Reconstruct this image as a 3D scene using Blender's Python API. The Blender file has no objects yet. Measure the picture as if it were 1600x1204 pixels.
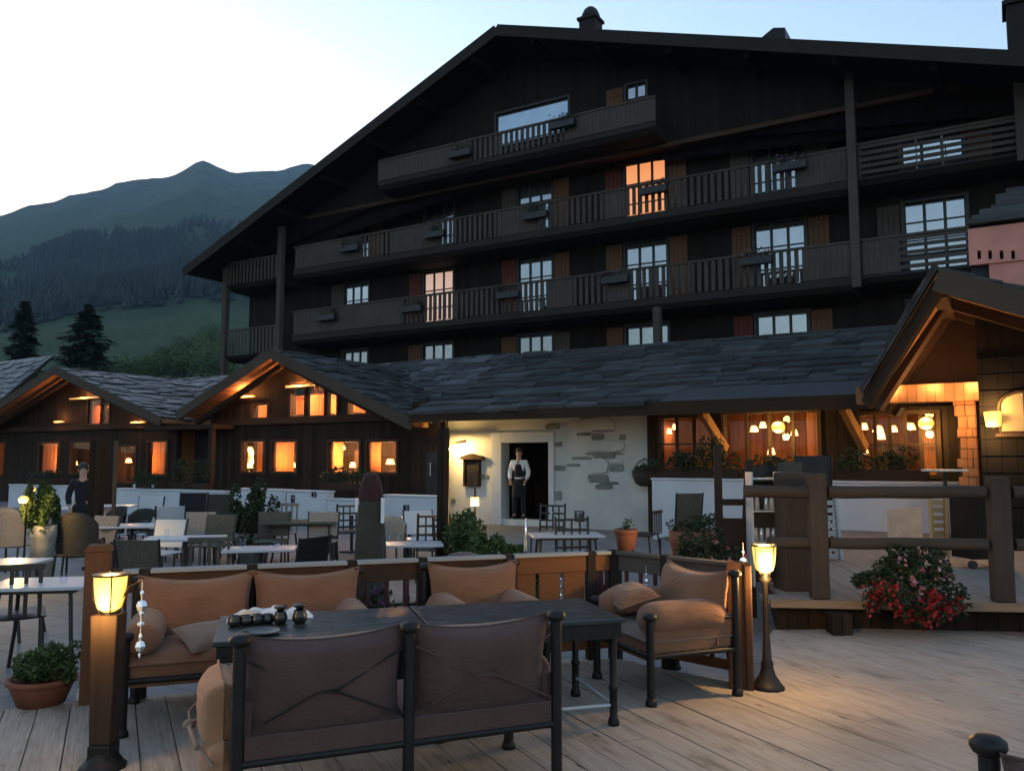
import bpy, math, random
from mathutils import Vector, Matrix, noise
random.seed(7)
R = math.radians
scn = bpy.context.scene
col = scn.collection

# ------------------------------------------------------------------ camera
F = 1300.0
PITCH = math.atan(116 / 1300)
EYE = 1.6
TH = R(30.9)
cd = bpy.data.cameras.new("camera")
cam = bpy.data.objects.new("camera", cd)
col.objects.link(cam)
cam.location = (0, 0, EYE)
cam.rotation_euler = (R(90) + PITCH, 0, 0)
cd.sensor_fit = 'HORIZONTAL'
cd.sensor_width = 36
cd.lens = 36 * F / 1600
cd.clip_start = 0.05
cd.clip_end = 20000
scn.camera = cam

# ------------------------------------------------------------------ sky, sun, exposure
SUN_EL, SUN_AZ = 6.0, -26.0          # low sun behind the mountain ridge, left of the view
w = bpy.data.worlds.new("World")
scn.world = w
w.use_nodes = True
wn = w.node_tree
for n in list(wn.nodes):
    wn.nodes.remove(n)
sky = wn.nodes.new('ShaderNodeTexSky')
sky.sky_type = 'NISHITA'
sky.sun_disc = False
sky.sun_elevation = R(SUN_EL)
sky.sun_rotation = R(SUN_AZ)
sky.altitude = 1500
sky.air_density = 1.0
sky.dust_density = 1.0
sky.ozone_density = 1.6
bg = wn.nodes.new('ShaderNodeBackground')
bg.inputs['Strength'].default_value = 0.15
wo = wn.nodes.new('ShaderNodeOutputWorld')
tint = wn.nodes.new('ShaderNodeMix'); tint.data_type = 'RGBA'; tint.blend_type = 'MULTIPLY'
tint.inputs[0].default_value = 1.0; tint.inputs[7].default_value = (1.22, 1.0, 0.86, 1)      # camera white balance at dusk
wn.links.new(sky.outputs[0], tint.inputs[6])
wn.links.new(tint.outputs[2], bg.inputs['Color'])
wn.links.new(bg.outputs[0], wo.inputs['Surface'])
sl = bpy.data.lights.new("sun", 'SUN')
sl.energy = 0.1
sl.angle = R(12)
sl.color = (1.0, 0.93, 0.85)
so = bpy.data.objects.new("sun", sl)
col.objects.link(so)
_d = Vector((math.sin(R(SUN_AZ)) * math.cos(R(SUN_EL)), math.cos(R(SUN_AZ)) * math.cos(R(SUN_EL)), math.sin(R(SUN_EL))))
so.rotation_euler = _d.to_track_quat('Z', 'Y').to_euler()
so.location = (0, 0, 60)
scn.view_settings.view_transform = 'Standard'
scn.view_settings.look = 'None'
scn.view_settings.exposure = 2.15
scn.view_settings.gamma = 1.0
scn.cycles.use_denoising = True
scn.cycles.max_bounces = 6
scn.cycles.transparent_max_bounces = 12
scn.cycles.sample_clamp_indirect = 4.0
scn.cycles.caustics_reflective = False
scn.cycles.caustics_refractive = False

# ------------------------------------------------------------------ geometry helpers
def ray(x, y):
    a = (x - 800) / F
    b = (602 - y) / F
    return Vector((a, math.cos(PITCH) - b * math.sin(PITCH), math.sin(PITCH) + b * math.cos(PITCH)))
def uv(x, y):
    return x * math.cos(TH) - y * math.sin(TH), x * math.sin(TH) + y * math.cos(TH)
def xy(u, v):
    return u * math.cos(TH) + v * math.sin(TH), -u * math.sin(TH) + v * math.cos(TH)
def pv(px, py, V):                      # facade plane at distance V -> (u, V, z)
    d = ray(px, py); u, v = uv(d.x, d.y); t = V / v
    return u * t, V, EYE + d.z * t
def pz(px, py, Z):                      # level plane -> world point
    d = ray(px, py); t = (Z - EYE) / d.z
    return Vector((d.x * t, d.y * t, Z))
def pd(px, py, Y):
    d = ray(px, py); t = Y / d.y
    return Vector((d.x * t, Y, EYE + d.z * t))

def empty(name, loc=(0, 0, 0), rz=0.0):
    o = bpy.data.objects.new(name, None)
    col.objects.link(o)
    o.location = loc
    o.rotation_euler = (0, 0, rz)
    o.empty_display_size = 0.1
    return o
def tag(o, label=None, cat=None, group=None, kind=None):
    if label: o['label'] = label
    if cat: o['category'] = cat
    if group: o['group'] = group
    if kind: o['kind'] = kind
    return o
def thing(name, label, cat, loc=(0, 0, 0), rz=0.0, group=None):
    return tag(empty(name, loc, rz), label, cat, group)
def bthing(name, label, cat, u, v, z, group=None):   # a thing set square to the buildings
    x, y = xy(u, v)
    o = thing(name, label, cat, (x, y, z), -TH, group)
    o['ou'] = u; o['ov'] = v; o['oz'] = z
    return o
def copy_tree(o, parent=None):
    c = o.copy()
    col.objects.link(c)
    c.parent = parent
    for ch in list(o.children):
        copy_tree(ch, c)
    return c

class MB:
    def __init__(s):
        s.v = []; s.f = []; s.sm = []
    def add(s, vs, fs, smooth=False):
        b = len(s.v)
        s.v += [tuple(p) for p in vs]
        s.f += [tuple(i + b for i in f) for f in fs]
        s.sm += [smooth] * len(fs)
        return s
    def hexa(s, p):                     # 8 corners: bottom 4 ccw, top 4 ccw
        return s.add(p, [(3, 2, 1, 0), (4, 5, 6, 7), (0, 1, 5, 4), (1, 2, 6, 5), (2, 3, 7, 6), (3, 0, 4, 7)])
    def box(s, x0, x1, y0, y1, z0, z1):
        return s.hexa([(x0, y0, z0), (x1, y0, z0), (x1, y1, z0), (x0, y1, z0), (x0, y0, z1), (x1, y0, z1), (x1, y1, z1), (x0, y1, z1)])
    def beam(s, p, q, w, h, up=(0, 0, 1)):
        p = Vector(p); q = Vector(q); d = (q - p).normalized(); up = Vector(up)
        if abs(d.dot(up)) > 0.97: up = Vector((0, 1, 0))
        a = d.cross(up).normalized() * w / 2; b = a.cross(d).normalized() * h / 2
        return s.hexa([p - a - b, q - a - b, q + a - b, p + a - b, p - a + b, q - a + b, q + a + b, p + a + b])
    def tube(s, pts, r, n=10, caps=True):
        pts = [Vector(p) for p in pts]
        rs = r if isinstance(r, (list, tuple)) else [r] * len(pts)
        vs = []; fs = []; ref = None
        for i, p in enumerate(pts):
            d = (pts[min(i + 1, len(pts) - 1)] - pts[max(i - 1, 0)]).normalized()
            if ref is None:
                ref = Vector((1, 0, 0)) if abs(d.x) < 0.8 else Vector((0, 1, 0))
            a = d.cross(ref).normalized(); b = d.cross(a).normalized()
            ref = (ref - d * ref.dot(d)).normalized()
            for k in range(n):
                t = 2 * math.pi * k / n
                vs.append(p + (a * math.cos(t) + b * math.sin(t)) * rs[i])
        for i in range(len(pts) - 1):
            for k in range(n):
                fs.append((i * n + k, i * n + (k + 1) % n, (i + 1) * n + (k + 1) % n, (i + 1) * n + k))
        s.add(vs, fs, True)
        if caps:
            s.add(vs[:n], [tuple(range(n))]); s.add(vs[-n:], [tuple(reversed(range(n)))])
        return s
    def lathe(s, prof, c=(0, 0, 0), n=20, smooth=True, sx=1, sy=1):
        vs = []; fs = []
        for r, z in prof:
            for k in range(n):
                t = 2 * math.pi * k / n
                vs.append((c[0] + r * sx * math.cos(t), c[1] + r * sy * math.sin(t), c[2] + z))
        for i in range(len(prof) - 1):
            for k in range(n):
                fs.append((i * n + k, i * n + (k + 1) % n, (i + 1) * n + (k + 1) % n, (i + 1) * n + k))
        if prof[0][0] > 1e-4: fs.append(tuple(reversed(range(n))))
        if prof[-1][0] > 1e-4: fs.append(tuple(range((len(prof) - 1) * n, len(prof) * n)))
        return s.add(vs, fs, smooth)
    def ball(s, c, r, n=12, m=8, sx=1, sy=1, sz=1):
        prof = [(max(r * math.sin(math.pi * i / m), 1e-5), -r * sz * math.cos(math.pi * i / m)) for i in range(m + 1)]
        return s.lathe(prof, c, n, True, sx, sy)
    def prism(s, poly, axis, a0, a1):   # poly in the plane across axis ('y': (x,z), 'x': (y,z), 'z': (x,y))
        def P(p, a):
            return {'y': (p[0], a, p[1]), 'x': (a, p[0], p[1]), 'z': (p[0], p[1], a)}[axis]
        n = len(poly)
        vs = [P(p, a0) for p in poly] + [P(p, a1) for p in poly]
        return s.add(vs, [tuple(range(n)), tuple(reversed(range(n, 2 * n)))] + [(i, i + n, (i + 1) % n + n, (i + 1) % n) for i in range(n)])
    def quad(s, a, b, c, d):
        return s.add([a, b, c, d], [(0, 1, 2, 3)])
    def holed(s, u0, u1, z0, z1, y0, y1, holes):      # wall slab with real openings
        us = sorted(set([u0, u1] + [min(max(h[i], u0), u1) for h in holes for i in (0, 1)]))
        zs = sorted(set([z0, z1] + [min(max(h[i], z0), z1) for h in holes for i in (2, 3)]))
        for i in range(len(us) - 1):
            run = None
            for j in range(len(zs) - 1):
                cu = (us[i] + us[i + 1]) / 2; cz = (zs[j] + zs[j + 1]) / 2
                solid = not any(h[0] < cu < h[1] and h[2] < cz < h[3] for h in holes)
                if solid:
                    run = (run[0], zs[j + 1]) if run else (zs[j], zs[j + 1])
                if run and (not solid or j == len(zs) - 2):
                    s.box(us[i], us[i + 1], y0, y1, run[0], run[1]); run = None
        return s
    def build(s, name, m, parent=None, org=None, bevel=0, subsurf=0, loc=None, rz=None):
        me = bpy.data.meshes.new(name)
        vs = s.v
        root = parent
        while root is not None and root.parent is not None: root = root.parent
        if org == 'b' and root is not None:
            o3 = (root['ou'], root['ov'], root['oz'])
            vs = [(p[0] - o3[0], p[1] - o3[1], p[2] - o3[2]) for p in vs]
        me.from_pydata(vs, [], s.f)
        me.polygons.foreach_set('use_smooth', s.sm)
        me.validate(); me.update()
        if m is not None: me.materials.append(m)
        o = bpy.data.objects.new(name, me)
        col.objects.link(o)
        if parent is not None: o.parent = parent
        if loc is not None: o.location = loc
        if rz is not None: o.rotation_euler = (0, 0, rz)
        if bevel:
            b = o.modifiers.new('bevel', 'BEVEL'); b.width = bevel; b.segments = 2; b.limit_method = 'ANGLE'; b.angle_limit = R(40)
        if subsurf:
            b = o.modifiers.new('subsurf', 'SUBSURF'); b.levels = subsurf; b.render_levels = subsurf
        return o

# ------------------------------------------------------------------ materials
class NT:
    def __init__(s, name, rough=0.7, spec=0.3):
        s.m = bpy.data.materials.new(name); s.m.use_nodes = True
        s.t = s.m.node_tree; s.b = s.t.nodes['Principled BSDF']
        s.b.inputs['Roughness'].default_value = rough
        s.b.inputs['Specular IOR Level'].default_value = spec
        tc = s.t.nodes.new('ShaderNodeTexCoord'); s.co = tc.outputs['Object']
        oi = s.t.nodes.new('ShaderNodeObjectInfo'); s.rnd = oi.outputs['Random']
    def n(s, typ, **kw):
        x = s.t.nodes.new(typ)
        for k, v in kw.items():
            if k in x.inputs.keys():
                if hasattr(v, 'is_output') or isinstance(v, bpy.types.NodeSocket): s.t.links.new(v, x.inputs[k])
                else: x.inputs[k].default_value = v
            else: setattr(x, k, v)
        return x
    def l(s, a, b): s.t.links.new(a, b)
    def map(s, sc=(1, 1, 1), rot=(0, 0, 0), src=None):
        x = s.n('ShaderNodeMapping'); x.inputs['Scale'].default_value = sc; x.inputs['Rotation'].default_value = rot
        s.l(src or s.co, x.inputs['Vector']); return x.outputs[0]
    def noise(s, vec, scale, detail=4, rough=0.55):
        x = s.n('ShaderNodeTexNoise'); x.inputs['Scale'].default_value = scale; x.inputs['Detail'].default_value = detail
        x.inputs['Roughness'].default_value = rough; s.l(vec, x.inputs['Vector']); return x.outputs['Fac']
    def ramp(s, fac, stops):
        x = s.n('ShaderNodeValToRGB'); s.l(fac, x.inputs[0]); e = x.color_ramp.elements
        while len(e) < len(stops): e.new(0.5)
        for i, (p, c) in enumerate(stops):
            e[i].position = p; e[i].color = (c if len(c) == 4 else (*c, 1))
        return x.outputs[0]
    def mix(s, fac, a, b, mode='MIX'):
        x = s.n('ShaderNodeMix'); x.data_type = 'RGBA'; x.blend_type = mode
        for sock, v in ((x.inputs[0], fac), (x.inputs[6], a), (x.inputs[7], b)):
            if isinstance(v, bpy.types.NodeSocket): s.l(v, sock)
            elif isinstance(v, (int, float)): sock.default_value = v
            else: sock.default_value = (*v, 1)
        return x.outputs[2]
    def math(s, op, a, b=0.0, c=0.0):
        x = s.n('ShaderNodeMath'); x.operation = op
        for i, v in enumerate((a, b, c)):
            if isinstance(v, bpy.types.NodeSocket): s.l(v, x.inputs[i])
            else: x.inputs[i].default_value = v
        return x.outputs[0]
    def color(s, c):
        s.l(c, s.b.inputs['Base Color']) if isinstance(c, bpy.types.NodeSocket) else setattr(s.b.inputs['Base Color'], 'default_value', (*c, 1))
    def bump(s, h, strength=0.3, dist=0.01):
        x = s.n('ShaderNodeBump'); x.inputs['Strength'].default_value = strength; x.inputs['Distance'].default_value = dist
        s.l(h, x.inputs['Height']); s.l(x.outputs[0], s.b.inputs['Normal'])

def sc3(c, k): return tuple(min(1, x * k) for x in c)
def wood(name, c, axis='z', rough=0.8, scale=1.0, contrast=0.45, bump=0.25, spec=0.12, planks=0.0):
    n = NT(name, rough, spec)
    st = {'x': (0.7, 14, 14), 'y': (14, 0.7, 14), 'z': (14, 14, 0.7)}[axis]
    v = n.map(tuple(q * scale for q in st))
    a = n.noise(v, 2.2, 6, 0.65)
    b = n.noise(n.co, 1.3, 3)
    f = n.math('MULTIPLY_ADD', b, 0.4, n.math('MULTIPLY', a, 0.6))
    r = n.math('MULTIPLY_ADD', n.rnd, 0.08, f)
    hgt = a
    if planks:
        sx = n.n('ShaderNodeSeparateXYZ'); n.l(n.co, sx.inputs[0])
        q = n.math('DIVIDE', sx.outputs[2 if axis == 'x' else 0], planks)
        wnz = n.n('ShaderNodeTexWhiteNoise'); wnz.noise_dimensions = '1D'; n.l(n.math('FLOOR', q), wnz.inputs['W'])
        r = n.math('MULTIPLY_ADD', n.math('SUBTRACT', wnz.outputs[0], .5), 0.34, r)
        g = n.ramp(n.math('PINGPONG', n.math('FRACT', q), .5), [(0.0, (0, 0, 0)), (0.05, (1, 1, 1))])
        n.color(n.mix(g, sc3(c, .18), n.ramp(r, [(0.26, sc3(c, 1 - contrast)), (0.52, c), (0.8, sc3(c, 1 + contrast * 1.3))])))
        hgt = n.math('MULTIPLY_ADD', g, 2.0, a)
    else:
        n.color(n.ramp(r, [(0.3, sc3(c, 1 - contrast)), (0.52, c), (0.75, sc3(c, 1 + contrast * 0.8))]))
    n.bump(hgt, bump, 0.004)
    return n.m
def plain(name, c, rough=0.6, spec=0.4, var=0.15, scale=6, bump=0.0, metal=0.0, bscale=60):
    n = NT(name, rough, spec)
    n.b.inputs['Metallic'].default_value = metal
    a = n.noise(n.co, scale, 4)
    n.color(n.ramp(a, [(0.3, sc3(c, 1 - var)), (0.7, sc3(c, 1 + var))]))
    if bump: n.bump(n.noise(n.co, bscale, 3), bump, 0.003)
    return n.m
def slate(name, c, rough=0.5):
    n = NT(name, rough, 0.4)
    a = n.noise(n.map((1, 1, 2.5)), 2.6, 6, 0.72); b = n.noise(n.map((3, 3, 14)), 4, 5, 0.65)
    gi = n.n('ShaderNodeNewGeometry')
    f = n.math('MULTIPLY_ADD', gi.outputs['Random Per Island'], 0.5, n.math('MULTIPLY', a, 0.5))
    base = n.ramp(f, [(0.15, sc3(c, 0.35)), (0.45, c), (0.62, sc3(c, 1.35)), (0.85, sc3(c, 2.4))])
    lich = n.ramp(b, [(0.56, (0, 0, 0)), (0.7, (1, 1, 1))])
    n.color(n.mix(n.math('MULTIPLY', lich, 0.45), base, sc3((c[0] * 1.15, c[1] * 1.1, c[2]), 2.6)))
    n.bump(n.math('MULTIPLY_ADD', b, .6, a), 1.0, 0.04)
    return n.m
def cloth(name, c, rough=0.85, var=0.15):
    n = NT(name, rough, 0.2)
    a = n.noise(n.co, 3.5, 4); wv = n.noise(n.map((300, 300, 300)), 1.0, 2)
    n.color(n.ramp(a, [(0.3, sc3(c, 1 - var)), (0.7, sc3(c, 1 + var))]))
    wr = n.noise(n.map((4, 4, 11)), 1.9, 6, 0.62)
    rd_ = n.n('ShaderNodeTexNoise'); rd_.noise_type = 'RIDGED_MULTIFRACTAL'; rd_.inputs['Scale'].default_value = 5; rd_.inputs['Detail'].default_value = 3; n.l(n.co, rd_.inputs['Vector'])
    h = n.math('MULTIPLY_ADD', wv, 0.10, n.math('MULTIPLY_ADD', rd_.outputs['Fac'], .25, wr))
    n.bump(h, 0.75, 0.02)
    n.b.inputs['Sheen Weight'].default_value = 0.15
    return n.m
def emit(name, c, s, base=(0.8, 0.6, 0.3), shape=None):
    n = NT(name, 0.4, 0.4)
    n.color(base)
    n.b.inputs['Emission Color'].default_value = (*c, 1)
    lw = n.n('ShaderNodeLayerWeight'); lw.inputs['Blend'].default_value = 0.5      # frosted glass: brightest where one looks straight through to the bulb
    n.l(n.math('MULTIPLY_ADD', n.math('POWER', n.math('SUBTRACT', 1.0, lw.outputs['Facing']), 2.2), s * 0.85, s * 0.25), n.b.inputs['Emission Strength'])
    return n.m
def glass_pane(name, tint=(0.9, 0.93, 0.96), refl=0.42, dark=(0.012, 0.014, 0.017)):
    n = NT(name, 0.35, 0.5)
    n.color(dark)
    g = n.n('ShaderNodeBsdfGlossy'); g.inputs['Roughness'].default_value = 0.03
    g.inputs['Color'].default_value = (*tint, 1)
    mx = n.n('ShaderNodeMixShader')
    n.l(n.math('MULTIPLY', n.math('MULTIPLY_ADD', n.rnd, .55, .6), n.math('MULTIPLY_ADD', n.noise(n.map((.9, .9, .5)), 1.2, 3), .5 * refl, .72 * refl)), mx.inputs[0])
    nz = n.n('ShaderNodeBump'); nz.inputs['Strength'].default_value = 0.06; nz.inputs['Distance'].default_value = 0.02
    n.l(n.noise(n.co, 0.9, 1), nz.inputs['Height']); n.l(nz.outputs[0], g.inputs['Normal'])
    out = n.t.nodes['Material Output']
    n.l(n.b.outputs[0], mx.inputs[1]); n.l(g.outputs[0], mx.inputs[2]); n.l(mx.outputs[0], out.inputs['Surface'])
    return n.m
def clear_glass(name, rough=0.02, tint=(0.95, 0.97, 1)):
    n = NT(name, rough, 0.5)
    tr = n.n('ShaderNodeBsdfTransparent'); tr.inputs['Color'].default_value = (*tint, 1)
    g = n.n('ShaderNodeBsdfGlossy'); g.inputs['Roughness'].default_value = rough
    lw = n.n('ShaderNodeLayerWeight'); lw.inputs['Blend'].default_value = 0.5
    fr = n.math('MULTIPLY_ADD', n.math('POWER', lw.outputs['Facing'], 4.0), 0.3, 0.02)
    mx = n.n('ShaderNodeMixShader')
    n.l(fr, mx.inputs[0]); n.l(tr.outputs[0], mx.inputs[1]); n.l(g.outputs[0], mx.inputs[2])
    n.l(mx.outputs[0], n.t.nodes['Material Output'].inputs['Surface'])
    return n.m
def foliage(name, c, c2, scale=3):
    n = NT(name, 0.6, 0.25)
    a = n.noise(n.co, scale, 3)
    gi = n.n('ShaderNodeNewGeometry')
    f = n.math('MULTIPLY_ADD', gi.outputs['Random Per Island'], 0.5, n.math('MULTIPLY', a, 0.6))
    n.color(n.ramp(f, [(0.25, c), (0.75, c2)]))
    tl = n.n('ShaderNodeBsdfTranslucent'); n.l(n.b.inputs['Base Color'].links[0].from_socket, tl.inputs['Color'])
    mx = n.n('ShaderNodeMixShader'); mx.inputs[0].default_value = 0.25
    n.l(n.b.outputs[0], mx.inputs[1]); n.l(tl.outputs[0], mx.inputs[2]); n.l(mx.outputs[0], n.t.nodes['Material Output'].inputs['Surface'])
    return n.m
M = {}
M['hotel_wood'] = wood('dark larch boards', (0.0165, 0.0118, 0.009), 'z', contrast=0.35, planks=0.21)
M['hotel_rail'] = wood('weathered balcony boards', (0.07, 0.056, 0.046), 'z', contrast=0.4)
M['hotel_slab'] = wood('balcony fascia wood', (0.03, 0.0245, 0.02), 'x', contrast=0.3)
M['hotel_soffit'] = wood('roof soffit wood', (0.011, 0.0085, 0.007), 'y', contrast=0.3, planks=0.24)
M['beam_brown'] = wood('brown beam wood', (0.0561, 0.03315, 0.0204), 'x')
M['shutter'] = wood('brown shutter wood', (0.125, 0.062, 0.036), 'z', contrast=0.25)
M['shutter_red'] = wood('red brown shutter wood', (0.1152, 0.036, 0.0264), 'z', contrast=0.2)
M['frame_dark'] = plain('dark window frame paint', (0.02, 0.02, 0.02), 0.5)
M['pane'] = glass_pane('reflecting window glass')
M['pane_dim'] = glass_pane('dim reflecting glass', refl=0.4)
M['pane_blue'] = glass_pane('sky reflecting picture glass', (0.75, 0.88, 1.0), 0.6)
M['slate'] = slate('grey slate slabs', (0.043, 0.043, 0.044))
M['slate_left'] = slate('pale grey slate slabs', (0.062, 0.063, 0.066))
M['timber'] = wood('dark stained timber', (0.0245, 0.0147, 0.0091), 'z', planks=0.19)
M['timber_x'] = wood('dark stained beam', (0.03506, 0.02063, 0.01238), 'x')
M['bargeboard'] = wood('brown bargeboard', (0.066, 0.0484, 0.0352), 'x', contrast=0.25)
M['warm_boards'] = wood('warm larch lining', (0.3, 0.15, 0.0675), 'y', contrast=0.3, planks=0.14)
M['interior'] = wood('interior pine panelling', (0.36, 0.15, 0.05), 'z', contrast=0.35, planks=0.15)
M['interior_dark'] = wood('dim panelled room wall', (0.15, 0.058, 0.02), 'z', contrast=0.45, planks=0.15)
M['plaster'] = plain('old white plaster', (0.53, 0.515, 0.475), 0.9, 0.2, 0.16, 0.9, 0.5, bscale=14)
M['white_wall'] = plain('white rendered wall', (0.5, 0.5, 0.52), 0.85, 0.2, 0.1, 1.2, 0.4, bscale=18)
M['stone'] = plain('exposed grey stone', (0.192, 0.192, 0.176), 0.85, 0.2, 0.35, 3, 0.8, bscale=12)
M['iron'] = plain('blackened iron', (0.007392, 0.007392, 0.008064), 0.45, 0.5, 0.3, 20, 0.2)
M['iron_soft'] = plain('dark wrought iron', (0.012, 0.009, 0.0075), 0.5, 0.28, 0.3, 14, 0.3)
M['black'] = plain('matt black', (0.012, 0.012, 0.013), 0.6)
M['white_top'] = plain('white laminate table top', (0.4455, 0.4536, 0.4698), 0.35, 0.5, 0.06, 3)
M['cotta'] = plain('terracotta', (0.1785, 0.06545, 0.03868), 0.8, 0.2, 0.2, 9, 0.3)
M['wicker_dark'] = plain('dark woven wicker', (0.0306, 0.02652, 0.02142), 0.7, 0.3, 0.4, 40, 0.8, bscale=90)
M['wicker_olive'] = plain('olive woven wicker', (0.0714, 0.06375, 0.0459), 0.7, 0.3, 0.3, 40, 0.8, bscale=90)
M['wicker_pale'] = plain('pale beige wicker', (0.257, 0.2142, 0.1714), 0.7, 0.3, 0.2, 40, 0.7, bscale=90)
M['clothes_black'] = cloth('black cloth', (0.012, 0.012, 0.014))
M['clothes_white'] = cloth('white cotton', (0.75, 0.75, 0.76), var=0.05)
M['skin'] = plain('skin', (0.45, 0.25, 0.17), 0.5, 0.4, 0.1)
M['hair'] = plain('dark hair', (0.02, 0.014, 0.01), 0.5, 0.4)
M['canvas'] = cloth('tan orange canvas', (0.21, 0.092, 0.047))
M['canvas_mauve'] = cloth('mauve brown canvas', (0.09, 0.046, 0.036))
M['canvas_beige'] = cloth('beige brown canvas', (0.2052, 0.1404, 0.1026))
M['leaf'] = foliage('green leaves', (0.018, 0.04, 0.012), (0.07, 0.11, 0.035), 5)
M['leaf_dark'] = foliage('dark leaves', (0.01, 0.02, 0.01), (0.035, 0.055, 0.022), 5)
M['leaf_bush'] = foliage('hillside leaves', (0.03, 0.055, 0.02), (0.085, 0.13, 0.045), 0.4)
M['needle'] = foliage('spruce needles', (0.01, 0.02, 0.011), (0.03, 0.05, 0.025), 0.8)
M['needle_far'] = foliage('far spruce needles', (0.006, 0.013, 0.009), (0.014, 0.024, 0.014), 0.05)
M['petal_red'] = foliage('red petals', (0.2, 0.01, 0.015), (0.42, 0.03, 0.04), 20)
M['petal_pink'] = foliage('pink petals', (0.32, 0.1, 0.13), (0.5, 0.27, 0.29), 20)
M['petal_purple'] = foliage('purple petals', (0.12, 0.04, 0.1), (0.24, 0.1, 0.2), 20)
M['bark'] = wood('bark', (0.06, 0.045, 0.035), 'z')
M['glow_lamp'] = emit('glowing amber lamp glass', (1.0, 0.48, 0.05), 0.95)
M['glow_core'] = emit('hot lamp bulb', (1.0, 0.85, 0.4), 40.0)
M['glow_shade'] = emit('lit room lampshade', (1.0, 0.42, 0.12), 1.9)
M['glow_small'] = emit('lit candle lamp', (1.0, 0.5, 0.14), 4.0)
M['glow_slit'] = emit('lit strip lamp', (1.0, 0.36, 0.08), 0.16)
M['crystal'] = clear_glass('cut crystal', 0.05)
M['crystal_drop'] = plain('faceted crystal drops', (0.7, 0.75, 0.8), 0.08, 0.9, 0.1, metal=0.7)
M['glassware'] = clear_glass('drinking glass', 0.03)
M['window_clear'] = clear_glass('clear window glass', 0.02)
def light(name, loc, power, color=(1, 0.55, 0.2), radius=0.06, parent=None):
    l_ = bpy.data.lights.new(name, 'POINT'); l_.energy = power; l_.color = color; l_.shadow_soft_size = radius
    o = bpy.data.objects.new(name, l_); col.objects.link(o); o.location = loc
    if parent is not None: o.parent = parent
    return o
def blight(name, u, v, z, power, root=None, **kw):
    if root is not None:
        return light(name, (u - root['ou'], v - root['ov'], z - root['oz']), power, parent=root, **kw)
    x, y = xy(u, v); return light(name, (x, y, z), power, **kw)
# ================================================================== SETTING: terrain, terrace, deck
# px -> tangent of the skyline, taken as bearings of the real ridge 1.7 km away
SKY = [(-900, 430), (-300, 395), (0, 332), (40, 322), (95, 300), (145, 296), (165, 285), (235, 276), (262, 268), (285, 256), (305, 252), (325, 262), (350, 270), (400, 271), (430, 271), (450, 264), (470, 259), (490, 266), (560, 280), (700, 300), (900, 330), (1200, 420), (1700, 560), (2600, 640)]
def skyline(px):
    if px <= SKY[0][0]: return SKY[0][1]
    for (a, b), (c, d) in zip(SKY, SKY[1:]):
        if a <= px <= c: return b + (d - b) * (px - a) / (c - a)
    return SKY[-1][1]
PROF = [(0, 0.0), (52, 0.0), (62, 0.05), (80, 0.19), (120, 0.30), (200, 0.38), (330, 0.48), (500, 0.56), (750, 0.66), (1050, 0.78), (1350, 0.90), (1700, 1.0), (1850, 0.97), (2400, 0.8), (6000, 0.05)]
def prof(r):
    for (a, b), (c, d) in zip(PROF, PROF[1:]):
        if a <= r <= c: return b + (d - b) * (r - a) / (c - a)
    return 0.0
def terr_z(az, r):
    px = 800 + F * math.tan(max(min(az, R(62)), R(-62)))
    e = ray(px, skyline(px)); tang = e.z / math.hypot(e.x, e.y)
    if abs(az) > R(62):
        tang = tang * max(0.0, 1 - (abs(az) - R(62)) / R(25))
    z = r * tang * prof(r)
    if r > 55:
        p = Vector((r * math.sin(az), r * math.cos(az), 0))
        k = min(1, (r - 55) / 100)
        z += k * (noise.fractal(p / 260, 1.0, 2.0, 5) * 26 * min(1, r / 900) * (1 - 0.75 * (1500 < r < 1900)) + noise.noise(p / 18) * 0.5)
        if 1000 < r < 2400:
            z += 9 * noise.hetero_terrain(p / 70, 1.0, 2.1, 4, 0.4) * min(1, (r - 1000) / 500)
    return z
mb = MB()
NA, rs = 300, []
r_ = 1.2
while r_ < 6500:
    rs.append(r_); r_ *= 1.045
azs = [R(-64 + 128 * i / NA) for i in range(NA + 1)]
azs = [R(-180 + (116) * i / 14) for i in range(14)] + azs + [R(64 + 116 * (i + 1) / 14) for i in range(13)]
na = len(azs)
vs = [(0, 0, -0.16)]
for rr in rs:
    for az in azs:
        vs.append((rr * math.sin(az), rr * math.cos(az), terr_z(az, rr) - 0.16))
fs = [(0, 1 + (i + 1) % na, 1 + i) for i in range(na)]
for j in range(len(rs) - 1):
    for i in range(na):
        a = 1 + j * na + i; b = 1 + j * na + (i + 1) % na
        fs.append((a, b, b + na, a + na))
mb.add(vs, fs, True)
n = NT('alpine meadow and rock', 0.95, 0.1)
big = n.noise(n.co, 0.006, 6, 0.6); mid = n.noise(n.co, 0.035, 5, 0.6); fine = n.noise(n.co, 0.35, 4, 0.7)
grass = n.ramp(n.math('MULTIPLY_ADD', fine, 0.5, n.math('MULTIPLY', mid, 0.5)), [(0.35, (0.0175, 0.036, 0.015)), (0.52, (0.0375, 0.068, 0.027)), (0.7, (0.0625, 0.092, 0.0413))])
rock = n.ramp(mid, [(0.35, (0.0438, 0.06, 0.0525)), (0.65, (0.0938, 0.12, 0.112))])
sp = n.n('ShaderNodeSeparateXYZ'); n.l(n.co, sp.inputs[0])
hh = n.math('MULTIPLY_ADD', big, 260, sp.outputs[2])
rk = n.ramp(n.math('DIVIDE', hh, 900), [(0.42, (0, 0, 0)), (0.75, (1, 1, 1))])
scrub = n.ramp(n.math('MULTIPLY_ADD', mid, 0.5, n.math('MULTIPLY', big, 0.5)), [(0.5, (0, 0, 0)), (0.58, (1, 1, 1))])
g2 = n.mix(n.math('MULTIPLY', scrub, 0.6), grass, (0.0156, 0.032, 0.0165))
n.color(n.mix(n.math('MULTIPLY', rk, 0.8), g2, rock))
n.bump(n.math('ADD', mid, fine), 0.8, 3.0)
M['terrain'] = n.m
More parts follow.
